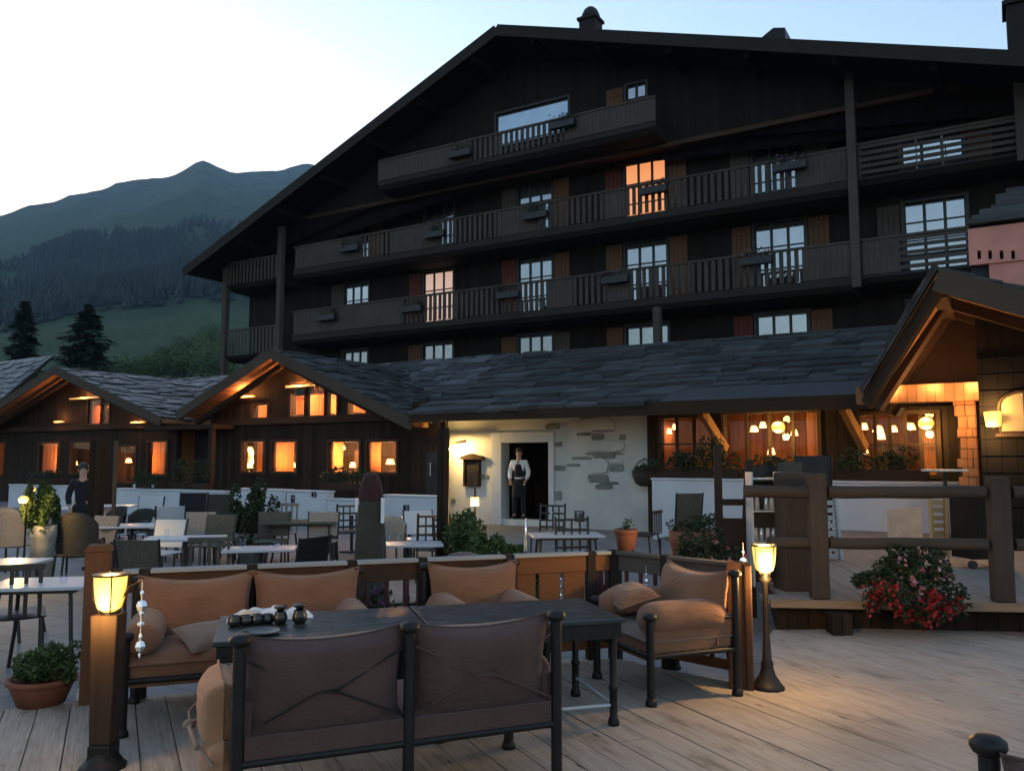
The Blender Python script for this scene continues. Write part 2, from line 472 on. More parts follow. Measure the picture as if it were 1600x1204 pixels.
tag(mb.build('terrain', M['terrain']), kind='structure')

# conifer forest belts on the mountain: one mass nobody could count
mb = MB(); rf = random.Random(3)
cnt = 0
for i in range(170000):
    px = rf.uniform(-120, 430); az = math.atan((px - 800) / F); r = rf.uniform(430, 1150)
    y = 718 - (terr_z(az, r) / r) * F / math.cos(az) * 0 - terr_z(az, r) * F / (r * math.cos(az))
    nz = 26 * noise.noise(Vector((px / 34, y / 20, 0))) + 9 * noise.noise(Vector((px / 9, y / 7, 3)))
    inside = 0.0
    for (x0, x1, y0, y1) in ((-120, 135, 358, 398), (20, 90, 405, 455), (70, 270, 408, 452), (165, 270, 360, 452), (240, 330, 395, 450), (250, 430, 385, 425)):
        inside = max(inside, min(px - x0 - nz, x1 + nz - px, (y - y0 - nz * .6) * 1.6, (y1 + nz * .5 - y) * 1.6) / 16)
    if inside <= -.1 or rf.random() > (inside + .1) ** 1.2: continue
    cnt += 1
    x, y_ = r * math.sin(az), r * math.cos(az); z = terr_z(az, r) - 1
    h = rf.uniform(7, 13); b = h * 0.26; k0 = rf.random()
    ring = [(x + b * math.cos(k0 + t * 1.257) * rf.uniform(.7, 1.2), y_ + b * math.sin(k0 + t * 1.257), z + 1.5) for t in range(5)]
    ring2 = [(x + b * .62 * math.cos(k0 + .6 + t * 1.257), y_ + b * .62 * math.sin(k0 + .6 + t * 1.257), z + h * .45) for t in range(5)]
    mb.add(ring + [(x, y_, z + h * .62)], [(t, (t + 1) % 5, 5) for t in range(5)])
    mb.add(ring2 + [(x, y_, z + h)], [(t, (t + 1) % 5, 5) for t in range(5)])
    if cnt > 14000: break
o = mb.build('forest', M['needle_far']); tag(o, 'dark conifer forest belts across the lower mountainside', 'forest', kind='stuff')

def leafcloud(mb, centers, n, size, rf, flat=0.0, shape='quad'):
    for _ in range(n):
        c, rad = rf.choice(centers)
        while True:
            d = Vector((rf.uniform(-1, 1), rf.uniform(-1, 1), rf.uniform(-1, 1)))
            if 0.05 < d.length < 1: break
        d = d.normalized() * (d.length ** 0.45)
        p = Vector(c) + Vector((d.x * rad[0], d.y * rad[1], d.z * rad[2]))
        a = Vector((rf.uniform(-1, 1), rf.uniform(-1, 1), rf.uniform(-1, 1) * (1 - flat))).normalized() * size * rf.uniform(.6, 1.3)
        b = a.cross(Vector((rf.uniform(-1, 1), rf.uniform(-1, 1), rf.uniform(-1, 1)))).normalized() * size * rf.uniform(.35, .7)
        mb.add([p - a, p - b * .8, p + a, p + b * .8], [(0, 1, 2, 3)])
def spruce(px, ybase, r, H, label, wid=0.2, seed=1):
    az = math.atan((px - 800) / F); x, y = r * math.sin(az), r * math.cos(az)
    z = terr_z(az, r) - 0.3
    rf = random.Random(seed)
    t = thing('spruce_tree', label, 'tree', (x, y, z), 0, 'spruces on the slope behind the left lodge roofs')
    MB().tube([(0, 0, 0), (0.1, 0, H * .5), (0, 0.05, H * .98)], [H * .018, H * .011, 0.02], 8).build('trunk', M['bark'], t)
    mb = MB()
    k = 0
    lv = 40
    for i in range(lv):
        f = i / (lv - 1); hz = H * (0.06 + 0.92 * f); rad = H * wid * (1 - f) ** 0.62 * rf.uniform(.72, 1.15) + 0.12
        for j in range(rf.randint(7, 10)):
            an = rf.uniform(0, 6.283); L = rad * rf.uniform(.65, 1.15)
            for q in range(int(10 + 34 * (1 - f))):
                s_ = (rf.uniform(.02, 1) ** .6) * L
                droop = -0.28 * s_ + 0.10 * s_ * s_ / max(L, .1)
                c = Vector((math.cos(an) * s_, math.sin(an) * s_, hz + droop + rf.uniform(-.1, .1)))
                c += Vector((rf.gauss(0, .1 * L), rf.gauss(0, .1 * L), 0))
                a = Vector((math.cos(an + rf.uniform(-.9, .9)), math.sin(an + rf.uniform(-.9, .9)), rf.uniform(-.6, .1))) * H * .034
                b = Vector((-a.y, a.x, rf.uniform(-.1, .1))) * .4
                mb.add([c - a, c - b, c + a, c + b], [(0, 1, 2, 3)])
    mb.build('crown', M['needle'], t)
    return t
spruce(30, 0, 92, 12.0, 'slim pale green spruce at the left end of the slope', .2, 2)
spruce(130, 0, 88, 11.4, 'broad dark spruce with ragged boughs behind the left lodge roof', .38, 5)
# leafy bushes on the slope beneath the meadow
rb = random.Random(11)
spots = [(205, 128, 4.6), (228, 140, 3.8), (256, 130, 5.0), (284, 142, 4.6), (312, 132, 5.6), (340, 126, 5.2), (296, 172, 5.6), (332, 215, 6.8), (262, 176, 4.6), (186, 132, 3.6), (74, 128, 3.4), (352, 168, 6.0)]
blab = ['low leafy bush just right of the broad spruce', 'small round bush above the slate roof valley', 'tall loose bush in the middle of the hillside thicket', 'bush with open branches above the middle slate roof', 'large pale leafed bush near the hotel corner', 'dark bush beside the stilts of the hotel balcony', 'bush standing higher up the meadow in the thicket', 'dark scrub mound high on the meadow beside the hotel', 'thin bush on the meadow edge above the thicket', 'low bush tucked against the skirt of the broad spruce', 'little bush between the two spruces', 'broad bush half hidden by the hotel corner']
for i, (px, r, h) in enumerate(spots):
    az = math.atan((px - 800) / F); x, y = r * math.sin(az), r * math.cos(az); z = terr_z(az, r) - 0.3
    t = thing('bush', blab[i], 'bush', (x, y, z), 0, 'bushes on the slope behind the lodges')
    mb = MB(); cs = []
    for k in range(9):
        a = rb.uniform(0, 6.28); q = rb.uniform(0, h * .6)
        cs.append(((math.cos(a) * q, math.sin(a) * q, h * rb.uniform(.35, .85)), (h * .36, h * .36, h * .3)))
    leafcloud(mb, cs, 1900, 0.24, rb)
    mb.build('crown', M['leaf_bush'], t)
    m2 = MB()
    for k in range(5):
        c = cs[k][0]; m2.tube([(0, 0, 0), (c[0] * .4, c[1] * .4, h * .3), c], [.07, .05, .02], 6)
    m2.build('trunk', M['bark'], t)
# tiny lit hut on the mountainside
az = math.atan((133 - 800) / F); r = 620; z = terr_z(az, r)
t = thing('mountain_hut', 'tiny hut with one white light among the far forest belts', 'hut', (r * math.sin(az), r * math.cos(az), z - .5), .5)
MB().box(-4, 4, -3, 3, 0, 5).build('wall', M['timber'], t)
MB().prism([(-4.6, 4.8), (4.6, 4.8), (0, 8)], 'y', -3.5, 3.5).build('roof', M['slate'], t)
MB().ball((0, -3.6, 4.5), .45).build('lamp', emit('hut lamp', (0.9, 0.95, 1), 3.0), t)

# ---- terrace paving
TZ = -0.1
n = NT('terrace paving slabs', 0.7, 0.35)
br = n.n('ShaderNodeTexBrick'); n.l(n.map((1, 1, 1), (0, 0, 0)), br.inputs['Vector'])
br.inputs['Scale'].default_value = 1.0; br.inputs['Brick Width'].default_value = 0.9; br.inputs['Row Height'].default_value = 0.6
br.inputs['Mortar Size'].default_value = 0.008; br.inputs['Color1'].default_value = (.15,.15,.153,1); br.inputs['Color2'].default_value = (.19,.19,.193,1); br.inputs['Mortar'].default_value = (.05,.05,.05,1)
n.color(n.mix(0.35, br.outputs['Color'], n.ramp(n.noise(n.co, 3, 5), [(.3, (0.078, 0.078, 0.078)), (.7, (0.216, 0.216, 0.216))])))
n.bump(br.outputs['Fac'], -0.4, 0.01)
mb = MB().box(-40, 16, -14, 42, -0.6, TZ)
x, y = xy(0, 6)
tag(mb.build('terrace', n.m, loc=(0, 0, 0), rz=-TH), kind='structure')

# ---- weathered plank deck we stand on
DECK_A = R(25.5)            # boards run 25.5 deg left of the view axis
dk = [(-7.5, 4.05), (-2.95, 5.66), (0.78, 7.02), (1.72, 6.02), (2.45, 8.05), (9.5, 8.45), (9.5, -3.5), (-7.5, -3.5)]
def dl(p): # world -> deck local (rotated by DECK_A)
    c, s = math.cos(-DECK_A), math.sin(-DECK_A)
    return (p[0] * c - p[1] * s, p[0] * s + p[1] * c)
dpoly = [dl(p) for p in dk]
def cuts(poly, x):
    ys = []
    for (ax, ay), (bx, by) in zip(poly, poly[1:] + poly[:1]):
        if (ax <= x < bx) or (bx <= x < ax): ys.append(ay + (by - ay) * (x - ax) / (bx - ax))
    ys.sort(); return list(zip(ys[::2], ys[1::2]))
def deck_boards(poly, W, z, rf, gap=0.0055, th=0.03):
    mb = MB(); xmin = min(p[0] for p in poly); xmax = max(p[0] for p in poly)
    x = math.floor(xmin / W) * W
    while x < xmax:
        L_, R_, C_ = cuts(poly, x + gap), cuts(poly, x + W - gap), cuts(poly, x + W / 2)
        same = len(L_) == len(R_) == len(C_)
        for k, (a, b) in enumerate(C_):
            al, bl = L_[k] if same else (a, b); ar, br = R_[k] if same else (a, b)
            y = a
            while y < b - 0.02:
                L = min(b - y, rf.uniform(2.2, 4.8))
                if b - y - L < .4: L = b - y
                dz = rf.uniform(-0.0025, 0.0025); x0, x1 = x + gap / 2, x + W - gap / 2
                y0l, y0r = (al, ar) if y == a else (y + .002, y + .002)
                y1l, y1r = (bl, br) if y + L >= b - 1e-6 else (y + L - .002, y + L - .002)
                if y1l > y0l and y1r > y0r:
                    mb.hexa([(x0, y0l, z - th + dz), (x1, y0r, z - th + dz), (x1, y1r, z - th + dz), (x0, y1l, z - th + dz), (x0, y0l, z + dz), (x1, y0r, z + dz), (x1, y1r, z + dz), (x0, y1l, z + dz)])
                y += L
        x += W
    return mb
n = NT('weathered deck planks', 0.72, 0.3)
W = 0.19
sp = n.n('ShaderNodeSeparateXYZ'); n.l(n.co, sp.inputs[0])
idx = n.math('FLOOR', n.math('DIVIDE', sp.outputs[0], W))
wn_ = n.n('ShaderNodeTexWhiteNoise'); wn_.noise_dimensions = '1D'; n.l(idx, wn_.inputs['W'])
cmb = n.n('ShaderNodeCombineXYZ'); n.l(n.math('MULTIPLY_ADD', wn_.outputs[0], 31, sp.outputs[0]), cmb.inputs[0]); n.l(sp.outputs[1], cmb.inputs[1])
gr = n.noise(n.map((26, 0.9, 1), src=cmb.outputs[0]), 2.0, 8, 0.7)
st = n.noise(n.co, 0.9, 5, 0.6)
blot = n.noise(n.map((5, 1.3, 1), src=cmb.outputs[0]), 1.3, 4, 0.6)
base = n.ramp(gr, [(0.28, (.20, .155, .118)), (0.5, (.37, .30, .24)), (0.72, (.50, .42, .345))])
base = n.mix(n.math('MULTIPLY', wn_.outputs[0], 0.45), base, (.40, .30, .23))
base = n.mix(n.ramp(blot, [(.54, (0, 0, 0)), (.74, (.8, .8, .8))]), base, (.10, .078, .058))
base = n.mix(n.ramp(st, [(.46, (0, 0, 0)), (.7, (.55, .55, .55))]), base, (.19, .155, .125))
vk = n.n('ShaderNodeTexVoronoi'); vk.inputs['Scale'].default_value = 1.0; n.l(n.map((5.5, 1.5, 1), src=cmb.outputs[0]), vk.inputs['Vector'])
base = n.mix(n.ramp(vk.outputs['Distance'], [(.045, (.85, .85, .85)), (.09, (0, 0, 0))]), base, (.05, .036, .03))
n.color(base)
n.bump(gr, 0.5, 0.004)
M['deck'] = n.m
rd = random.Random(5)
o = deck_boards(dpoly, W, 0.0, rd).build('deck', M['deck'], bevel=0.003, rz=DECK_A); tag(o, kind='structure')
mb = MB().prism([(p[0], p[1]) for p in dk], 'z', -0.14, -0.045)
tag(mb.build('deck_base', M['black']), kind='structure')

# ---- raised walkway at the right
PZ = 0.27
w1 = pz(1203, 938, PZ); w2 = pz(1760, 948, PZ)
b1 = xy(pv(1165, 800, 17.0)[0], 17.0); b2 = xy(6.5, 17.0)
wk = [(w1.x, w1.y), (w2.x, w2.y), b2, b1]
rw = R(-7)
def wl(p):
    c, s = math.cos(-rw), math.sin(-rw); return (p[0] * c - p[1] * s, p[0] * s + p[1] * c)
n = NT('walkway planks', 0.7, 0.3)
gr = n.noise(n.map((20, 1, 1)), 2, 6, .65)
n.color(n.ramp(gr, [(.3, (0.156, 0.12, 0.096)), (.7, (0.276, 0.228, 0.192))])); n.bump(gr, .3, .003)
o = deck_boards([wl(p) for p in wk], 0.2, PZ, rd).build('walkway', n.m, rz=rw); tag(o, kind='structure')
mb = MB().prism([(p[0] + (0.12 if i in (0, 3) else 0), p[1] + (0.16 if i < 2 else 0)) for i, p in enumerate(wk)], 'z', TZ, PZ - .045)
tag(mb.build('walkway_base', M['timber']), kind='structure')
mb = MB().beam((w1.x, w1.y - .02, PZ - .02), (w2.x, w2.y - .02, PZ - .02), .06, .07)
tag(mb.build('walkway_edge', wood('walkway edge board', (0.216, 0.144, 0.09), 'x')), kind='structure')
# walkway trestle blocks in the dark gap
for i, px in enumerate((1270, 1545)):
    p = pz(px, 960, 0.05)
    t = tag(MB().box(-.09, .09, -.09, .09, 0, .19).build('support_block', M['timber'], loc=(p.x, w1.y + (w2.y - w1.y) * (p.x - w1.x) / (w2.x - w1.x) - .12, 0.004), bevel=.006),
        ['stubby timber block under the walkway edge beside the inner rail post', 'stubby timber block under the walkway edge below the big rail post'][i], 'support', 'blocks under the walkway edge')
# ================================================================== HOTEL
hotel = bthing('hotel', 'huge dark timber chalet hotel with long balconies and a wide gable roof', 'hotel', -16, 30, -0.15)
VW, VB = 28.2, 26.7
COLS = [(-25.75, -24.35), (-21.25, -19.75), (-16.55, -15.05), (-11.95, -10.35), (-7.2, -5.55), (-2.55, -0.85)]
ROWS = [(3.6, 6.47), (7.0, 9.58), (10.05, 12.62)]
def roofz(u, V=25.5):
    return 17.75 - (0.41 * (-15.82 - u) if u < -15.82 else 0.3235 * (u + 15.82))
holes = []
for (u0, u1) in COLS:
    for (z0, z1) in ROWS:
        holes.append((u0, u1, z0, z1))
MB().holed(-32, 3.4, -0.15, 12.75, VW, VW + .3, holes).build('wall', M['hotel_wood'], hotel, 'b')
# upper storey cladding, flush with the balcony fronts
VU = 27.15
_a, _b = pv(776, 207, VU), pv(888, 152, VU); _c, _d = pv(979, 156, VU), pv(1009, 128, VU)
top = [(_a[0], _b[0], 13.75, _b[2]), (_c[0], _d[0], 13.9, _d[2])]
mb = MB()
mb.prism([(-32, 12.72), (-16, 12.72), (-16, roofz(-16) - .3), (-32, roofz(-32) - .3)], 'y', VU + .25, VU + .5)
mb.prism([(-16, 12.72), (3.4, 12.72), (3.4, roofz(3.4) - .3), (-16, roofz(-16) - .3)], 'y', VU + .25, VU + .5)
mb.prism([(-32, 12.72), (-22.4, 12.72), (-22.4, roofz(-22.4) - .35), (-32, roofz(-32) - .35)], 'y', VU, VU + .25)
mb.holed(-22.4, -9.4, 12.72, 16.1, VU, VU + .25, top)
mb.prism([(-22.4, 16.1 if roofz(-22.4) > 16.2 else roofz(-22.4) - .5), (-22.4, roofz(-22.4) - .3)][:0] or [(-20.5, 16.1), (-16, 16.1), (-16, roofz(-16) - .35), (-19.0, roofz(-19.0) - .35)], 'y', VU, VU + .25)
mb.prism([(-16, 16.1), (-9.4, 16.1), (-9.4, 15.3), (-9.4, roofz(-9.4) - .35), (-16, roofz(-16) - .35)][:2] + [(-12.0, 16.1), (-16, roofz(-16) - .35)], 'y', VU, VU + .25)
mb.prism([(-9.4, 12.72), (3.4, 12.72), (3.4, roofz(3.4) - .35), (-9.4, roofz(-9.4) - .35)], 'y', VU, VU + .25)
mb.build('gable_wall', M['hotel_wood'], hotel, 'b')
mb = MB(); mb.box(-32, 3.4, VU - .01, VW, 12.55, 12.71)
mb.build('soffit_beam', M['beam_brown'], hotel, 'b')
# roof slabs
mb = MB()
V0, V1 = 25.3, 44
for (ua, ub) in ((-33.2, -15.82), (-15.82, 6)):
    za, zb = roofz(ua), roofz(ub)
    mb.hexa([(ua, V0, za - .28), (ub, V0, zb - .28), (ub, V1, zb - .28), (ua, V1, za - .28), (ua, V0, za), (ub, V0, zb), (ub, V1, zb), (ua, V1, za)])
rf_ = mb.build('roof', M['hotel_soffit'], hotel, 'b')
mb = MB()
mb.beam((-33.3, V0 - .03, roofz(-33.3) - .16), (-15.82, V0 - .03, 17.75 - .16), .05, .42)
mb.beam((-15.82, V0 - .033, 17.75 - .16), (6, V0 - .033, roofz(6) - .16), .05, .42)
mb.build('bargeboard', M['hotel_slab'], rf_)
rf_.children[0].location = (-hotel['ou'], -hotel['ov'], -hotel['oz'])
mb = MB()
for i in range(14):
    u = -30 + i * 2.6
    mb.beam((u, 25.5, roofz(u) - .42), (u, 28, roofz(u) - .42), .2, .26)
mb.build('purlins', M['hotel_soffit'], hotel, 'b')
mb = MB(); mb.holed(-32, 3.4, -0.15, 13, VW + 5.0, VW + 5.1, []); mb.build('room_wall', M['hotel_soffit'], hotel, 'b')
# chimneys through the roof
c = MB().box(-.42, .42, -.42, .42, -1.2, .55).box(-.52, .52, -.52, .52, .55, .68)
def chimney(u, v, z, wd, hgt, dome):
    mb = MB()
    mb.box(u - wd, u + wd, v - wd, v + wd, z - 1.5, z + hgt); mb.box(u - wd * 1.2, u + wd * 1.2, v - wd * 1.2, v + wd * 1.2, z + hgt, z + hgt + .12)
    o = mb.build('chimney', M['hotel_slab'], rf_, 'b')
    if dome:
        MB().lathe([(wd * 1.15, .12), (wd * 1.05, .3), (wd * .8, .5), (wd * .45, .62), (.001, .66)], (u, v, z + hgt), 14).build('cap', M['iron_soft'], o, 'b')
    else:
        MB().box(u - wd * 1.08, u + wd * .9, v - wd, v + wd, z + hgt + .12, z + hgt + .4).build('cap', M['iron_soft'], o, 'b')
c_ = pv(923, 48, 30); chimney(c_[0], 30, c_[2] - .2, .36, .55, True)
c_ = pv(1586, 60, 28.5); chimney(c_[0] + .3, 28.5, c_[2] - .3, .5, 1.15, False)
c_ = pv(1208, 62, 29)
mb = MB().prism([(c_[0] - 1.1, c_[2] - .5), (c_[0] + .5, c_[2] - .5), (c_[0] + .5, c_[2] + .12), (c_[0] + .1, c_[2] + .22)], 'y', 28.6, 29.6)
mb.build('roof_vent', M['iron_soft'], rf_, 'b')
# windows
def hotel_window(u0, u1, z0, z1, V, n, pane, rows=2, shutters=(None, None), sz=None, door=True):
    w_ = MB().holed(u0 - .09, u1 + .09, z0 - .05, z1 + .09, V - .05, V + .12, [(u0, u1, z0 + .02, z1)]).build('window', M['frame_dark'], hotel, 'b')
    mb = MB(); wd = (u1 - u0) / n; zt = z1 - .06
    for i in range(n + 1): mb.box(u0 + wd * i - .045, u0 + wd * i + .045, V + .02, V + .08, z0 + .02, z1)
    zs = [z0 + .25 + (zt - z0 - .25) * k / rows for k in range(rows + 1)]
    for zz in zs: mb.box(u0, u1, V + .03, V + .07, zz - .025, zz + .025)
    mb.build('frame', M['frame_dark'], w_, 'b')
    MB().box(u0, u1, V + .05, V + .065, z0 + .2, z1 - .03).build('pane', M[pane], w_, 'b')
    for s, k in zip((-1, 1), shutters):
        if k is None: continue
        a = (u0 - .78, u0 - .12) if s < 0 else (u1 + .12, u1 + .78)
        mb = MB(); z_ = z0 if sz is None else sz; nb = 4
        for j in range(nb):
            q = (a[1] - a[0]) / nb; mb.box(a[0] + q * j + .006, a[0] + q * (j + 1) - .006, V - .06, V - .02, z_, z1)
        mb.box(a[0], a[1], V - .085, V - .06, z_ + .2, z_ + .3); mb.box(a[0], a[1], V - .085, V - .06, z1 - .3, z1 - .2)
        mb.build('shutter', M[k], w_, 'b')
    return w_
M['pane_lit'] = NT('lamp lit curtain glass', .3).m
_n = M['pane_lit'].node_tree.nodes['Principled BSDF']; _n.inputs['Base Color'].default_value = (.5, .25, .12, 1)
_n.inputs['Emission Color'].default_value = (1, .36, .13, 1); _n.inputs['Emission Strength'].default_value = .2
M['pane_rosy'] = NT('curtained window glass', .3).m
_n = M['pane_rosy'].node_tree.nodes['Principled BSDF']; _n.inputs['Base Color'].default_value = (.6, .45, .38, 1)
_n.inputs['Emission Color'].default_value = (1, .62, .47, 1); _n.inputs['Emission Strength'].default_value = .12
kinds = {(0, 2): ('pane', None, 'shutter'), (1, 2): ('pane', None, None), (2, 2): ('pane_dim', 'hotel_rail', 'shutter'), (3, 2): ('pane_lit', 'shutter_red', 'shutter'), (4, 2): ('pane', 'hotel_rail', 'hotel_rail'), (5, 2): ('pane', None, 'shutter'),
         (0, 1): ('pane', 'hotel_rail', None), (1, 1): ('pane_rosy', 'shutter_red', None), (2, 1): ('pane', 'shutter_red', 'shutter'), (3, 1): ('pane', 'shutter', 'shutter'), (4, 1): ('pane', 'shutter', 'shutter'), (5, 1): ('pane', 'hotel_rail', None),
         (0, 0): ('pane_dim', None, None), (1, 0): ('pane', 'shutter', None), (2, 0): ('pane', 'shutter', 'hotel_rail'), (3, 0): ('pane', 'shutter', None), (4, 0): ('pane', 'shutter_red', 'shutter'), (5, 0): ('pane_dim', None, None)}
for (i, j), (pn, sa, sb) in kinds.items():
    hotel_window(COLS[i][0], COLS[i][1], ROWS[j][0], ROWS[j][1], VW, 3, pn, 4 if i == 5 else 3, (sa, sb))
hotel_window(*top[0], VU, 1, 'pane_blue', 1)
hotel_window(*top[1], VU, 2, 'pane', 2, ('shutter', None))
# balconies
def rail_panel(mb, u0, u1, V, z0, z1, kind, rf=random.Random(4)):
    if kind == 'solid':
        u = u0
        while u < u1 - .01:
            q = min(.16, u1 - u); mb.box(u + .002, u + q - .002, V - .015 + rf.uniform(-.004, .004), V + .015, z0 + .05, z1 - .04); u += .16
    elif kind == 'slat':
        u = u0
        while u < u1 - .05:
            mb.box(u + .02, u + .15, V - .015, V + .015, z0 + .05, z1 - .04); u += .235
    elif kind == 'bars':
        for k in range(5):
            zz = z0 + .12 + k * (z1 - z0 - .16) / 4.6; mb.box(u0, u1, V - .02, V + .02, zz, zz + .11)
def balcony(u0, u1, V, VWl, z0, z1, segs, lean=.0, fasc=.42):
    mb = MB()      # slab with a fat, slightly curved underside
    prof = [(VWl, z0 + fasc), (V, z0 + fasc), (V - .02, z0 + .18), (V + .16, z0 + .02), (V + .6, z0 - .06), (VWl, z0 - .06)]
    mb.prism(prof, 'x', u0, u1)
    b = mb.build('balcony', M['hotel_slab'], hotel, 'b')
    mb = MB(); zb = z0 + fasc - .03
    for (a, c, k) in segs: rail_panel(mb, a, c, V + .0, zb, z1, k)
    mb.build('railing', M['hotel_rail'], b, 'b')
    mb = MB().box(u0, u1, V - .045, V + .055, z1 - .04, z1 + .035)
    u = u0 + .05
    for (a, c, k) in segs: mb.box(a - .04, a + .04, V + .016, V + .09, zb, z1)
    mb.build('handrail', M['hotel_rail'], b, 'b')
    return b
S3 = [(-27.4, -25.0, 'solid'), (-25.0, -23.6, 'solid'), (-23.6, -21.9, 'slat'), (-21.9, -20.6, 'solid'), (-20.6, -19.4, 'solid'), (-19.4, -16.6, 'slat'), (-16.6, -14.9, 'solid'), (-14.9, -12.1, 'slat'), (-12.1, -11.3, 'solid'), (-11.3, -9.2, 'slat'), (-9.2, -7.4, 'slat'), (-7.4, -5.4, 'slat'), (-5.4, -3.95, 'solid')]
S2 = [(-27.4, -25.2, 'solid'), (-25.2, -22.4, 'solid'), (-22.4, -21.3, 'solid'), (-21.3, -18.6, 'slat'), (-18.6, -16.4, 'slat'), (-16.4, -14.4, 'slat'), (-14.4, -13.4, 'solid'), (-13.4, -12.0, 'slat'), (-12.0, -11.2, 'solid'), (-11.2, -9.0, 'slat'), (-9.0, -7.5, 'slat'), (-7.5, -5.3, 'slat'), (-5.3, -3.95, 'solid')]
balcony(-27.5, -3.9, VB, VW, 6.72, 8.22, S2)
balcony(-27.5, -3.9, VB, VW, 9.72, 11.17, S3)
balcony(-22.1, -9.9, 26.1, VU, 12.75, 13.98, [(-22.1, -20, 'solid'), (-20, -17.6, 'solid'), (-17.6, -16.2, 'slat'), (-16.2, -13.4, 'slat'), (-13.4, -9.9, 'solid')], fasc=.36)
balcony(-3.7, 3.2, VB + .1, VW, 6.9, 8.25, [(-3.6, -2.6, 'solid'), (-2.6, 3.2, 'bars')], fasc=.25)
balcony(-3.7, 3.2, VB + .1, VW, 9.95, 11.25, [(-3.6, 3.2, 'bars')], fasc=.25)
balcony(-32, -28.5, VB, VW, 9.7, 10.95, [(-32, -28.5, 'slat')], fasc=.2)
balcony(-32, -28.5, VB, VW, 6.3, 7.7, [(-32, -28.5, 'slat')], fasc=.2)
# posts
for (u, za, zb) in ((-28.36, 6.4, roofz(-28.4) - .3), (-32.0, 6.3, roofz(-32) - .35), (-3.8, 6.8, 14.3), (.64, 9.9, 12.5), (-32.0, -.1, 6.3), (-10.2, 3.5, 6.8)):
    MB().box(u - .13, u + .13, VB - .08, VB + .18, za, zb).build('post', M['hotel_rail'], hotel, 'b', bevel=.01)
# flower boxes and small furniture on the balconies
rfb = random.Random(21)
def planter_plants(mb, cx, cy, cz, L, W_, h, n, rf):
    cs = [((cx + (rf.random() - .5) * L, cy + (rf.random() - .5) * W_, cz + rf.uniform(0, h * .6)), (L * .14 + .05, W_ * .6 + .03, h * .5)) for _ in range(7)]
    leafcloud(mb, cs, n, .05, rf)
fbs = [(548, 384, VB, 'empty dark flower box at the left end of the upper long balcony'), (680, 362, VB, 'dark flower box with straggly plants before the second upper window'), (838, 332, VB, 'dark bushy flower box before the third upper window'), (1022, 292, VB, 'flower box with dark plants before the lamp lit window'), (1235, 255, VB, 'flower box before the last window of the upper long balcony'),
       (512, 492, VB, 'empty flower box at the left end of the lower long balcony'), (645, 478, VB, 'flower box before the rosy curtained window'), (795, 456, VB, 'flower box with pale ornaments on the lower long balcony'), (962, 432, VB, 'dark flower box beside the four light window of the lower balcony'), (1182, 402, VB, 'flower box of pink flowers at the right end of the lower long balcony'),
       (880, 190, 26.1, 'dark flower box under the big picture window of the top balcony'), (720, 236, 26.1, 'flower box with a pale board at the left of the top balcony')]
for i, (px, py, V, lab) in enumerate(fbs):
    u, v, z = pv(px, py, V - .15)
    t = bthing('flower_box', lab, 'flower box', u, V - .19, z - .12, 'flower boxes hung on the hotel balconies')
    MB().box(-.5, .5, -.12, .12, -.12, .12).build('box', M['frame_dark'], t)
    mb = MB(); planter_plants(mb, 0, 0, .13, .95, .2, .3, 130, rfb); mb.build('plant', M['leaf_dark'], t)
    if i in (4, 9, 8):
        mb = MB(); planter_plants(mb, 0, -.03, .2, .9, .2, .25, 40, rfb); mb.build('flowers', M['petal_pink' if i == 9 else 'petal_purple'], t)
for i, (px, py, lab) in enumerate(((404, 432, 'pale framed cot or drying rack on the left corner balcony'), (1450, 205, 'folding chair frame leaning on the right balcony'))):
    u, v, z = pv(px, py, VB + .5)
    z = 9.9 if i == 0 else 10.2
    t = bthing('chair_frame', lab, 'rack', u, VB + .55, z)
    mb = MB()
    for s in (-.35, .35): mb.tube([(s, 0, 0), (s, .05, 1.1), (s, .3, 1.35)], .02, 6)
    for zz in (.3, .7, 1.1): mb.tube([(-.35, .03, zz), (.35, .03, zz)], .018, 6)
    mb.build('frame', M['white_top'] if i else M['hotel_rail'], t)
# stilt wall / base of hotel side
MB().prism([(VW, -.15), (VW, 10.6), (V1, 10.6), (V1, -.15)], 'x', -32.02, -31.8).build('side_wall', M['hotel_wood'], hotel, 'b')

# ================================================================== slate roofs
def slates(mb, A, udir, sdir, L, S, rf, course=.42, wid=.5, th=.035, lift=.0):
    A = Vector(A); ud = Vector(udir).normalized(); sd = Vector(sdir).normalized(); nr = ud.cross(sd).normalized()
    if nr.z < 0: nr = -nr
    nc = int(S / course) + 1
    for j in range(nc):
        s0 = j * course; s1 = min(s0 + course * 1.35, S); x = -rf.uniform(0, wid)
        while x < L:
            ww = wid * rf.uniform(.5, 1.6); a0 = max(x, 0) + .004; a1 = min(x + ww, L) - .004
            if a1 > a0 + .03:
                e0 = rf.uniform(-.12, .05); e1 = e0 + rf.uniform(-.09, .09); t0 = rf.uniform(0, .03); tt = th * rf.uniform(.5, 2.0)
                def P(a, s, h): return A + ud * a + sd * s + nr * h
                lo = lift + th * 1.2 + t0; hi = lift + t0 * .3
                mb.hexa([P(a0, s0 + e0, lo - th * .9), P(a1, s0 + e1, lo - th * .9), P(a1, s1, hi - .01), P(a0, s1, hi - .01), P(a0, s0 + e0, lo + tt), P(a1, s0 + e1, lo + tt), P(a1, s1, hi + tt), P(a0, s1, hi + tt)])
            x += ww
    return mb

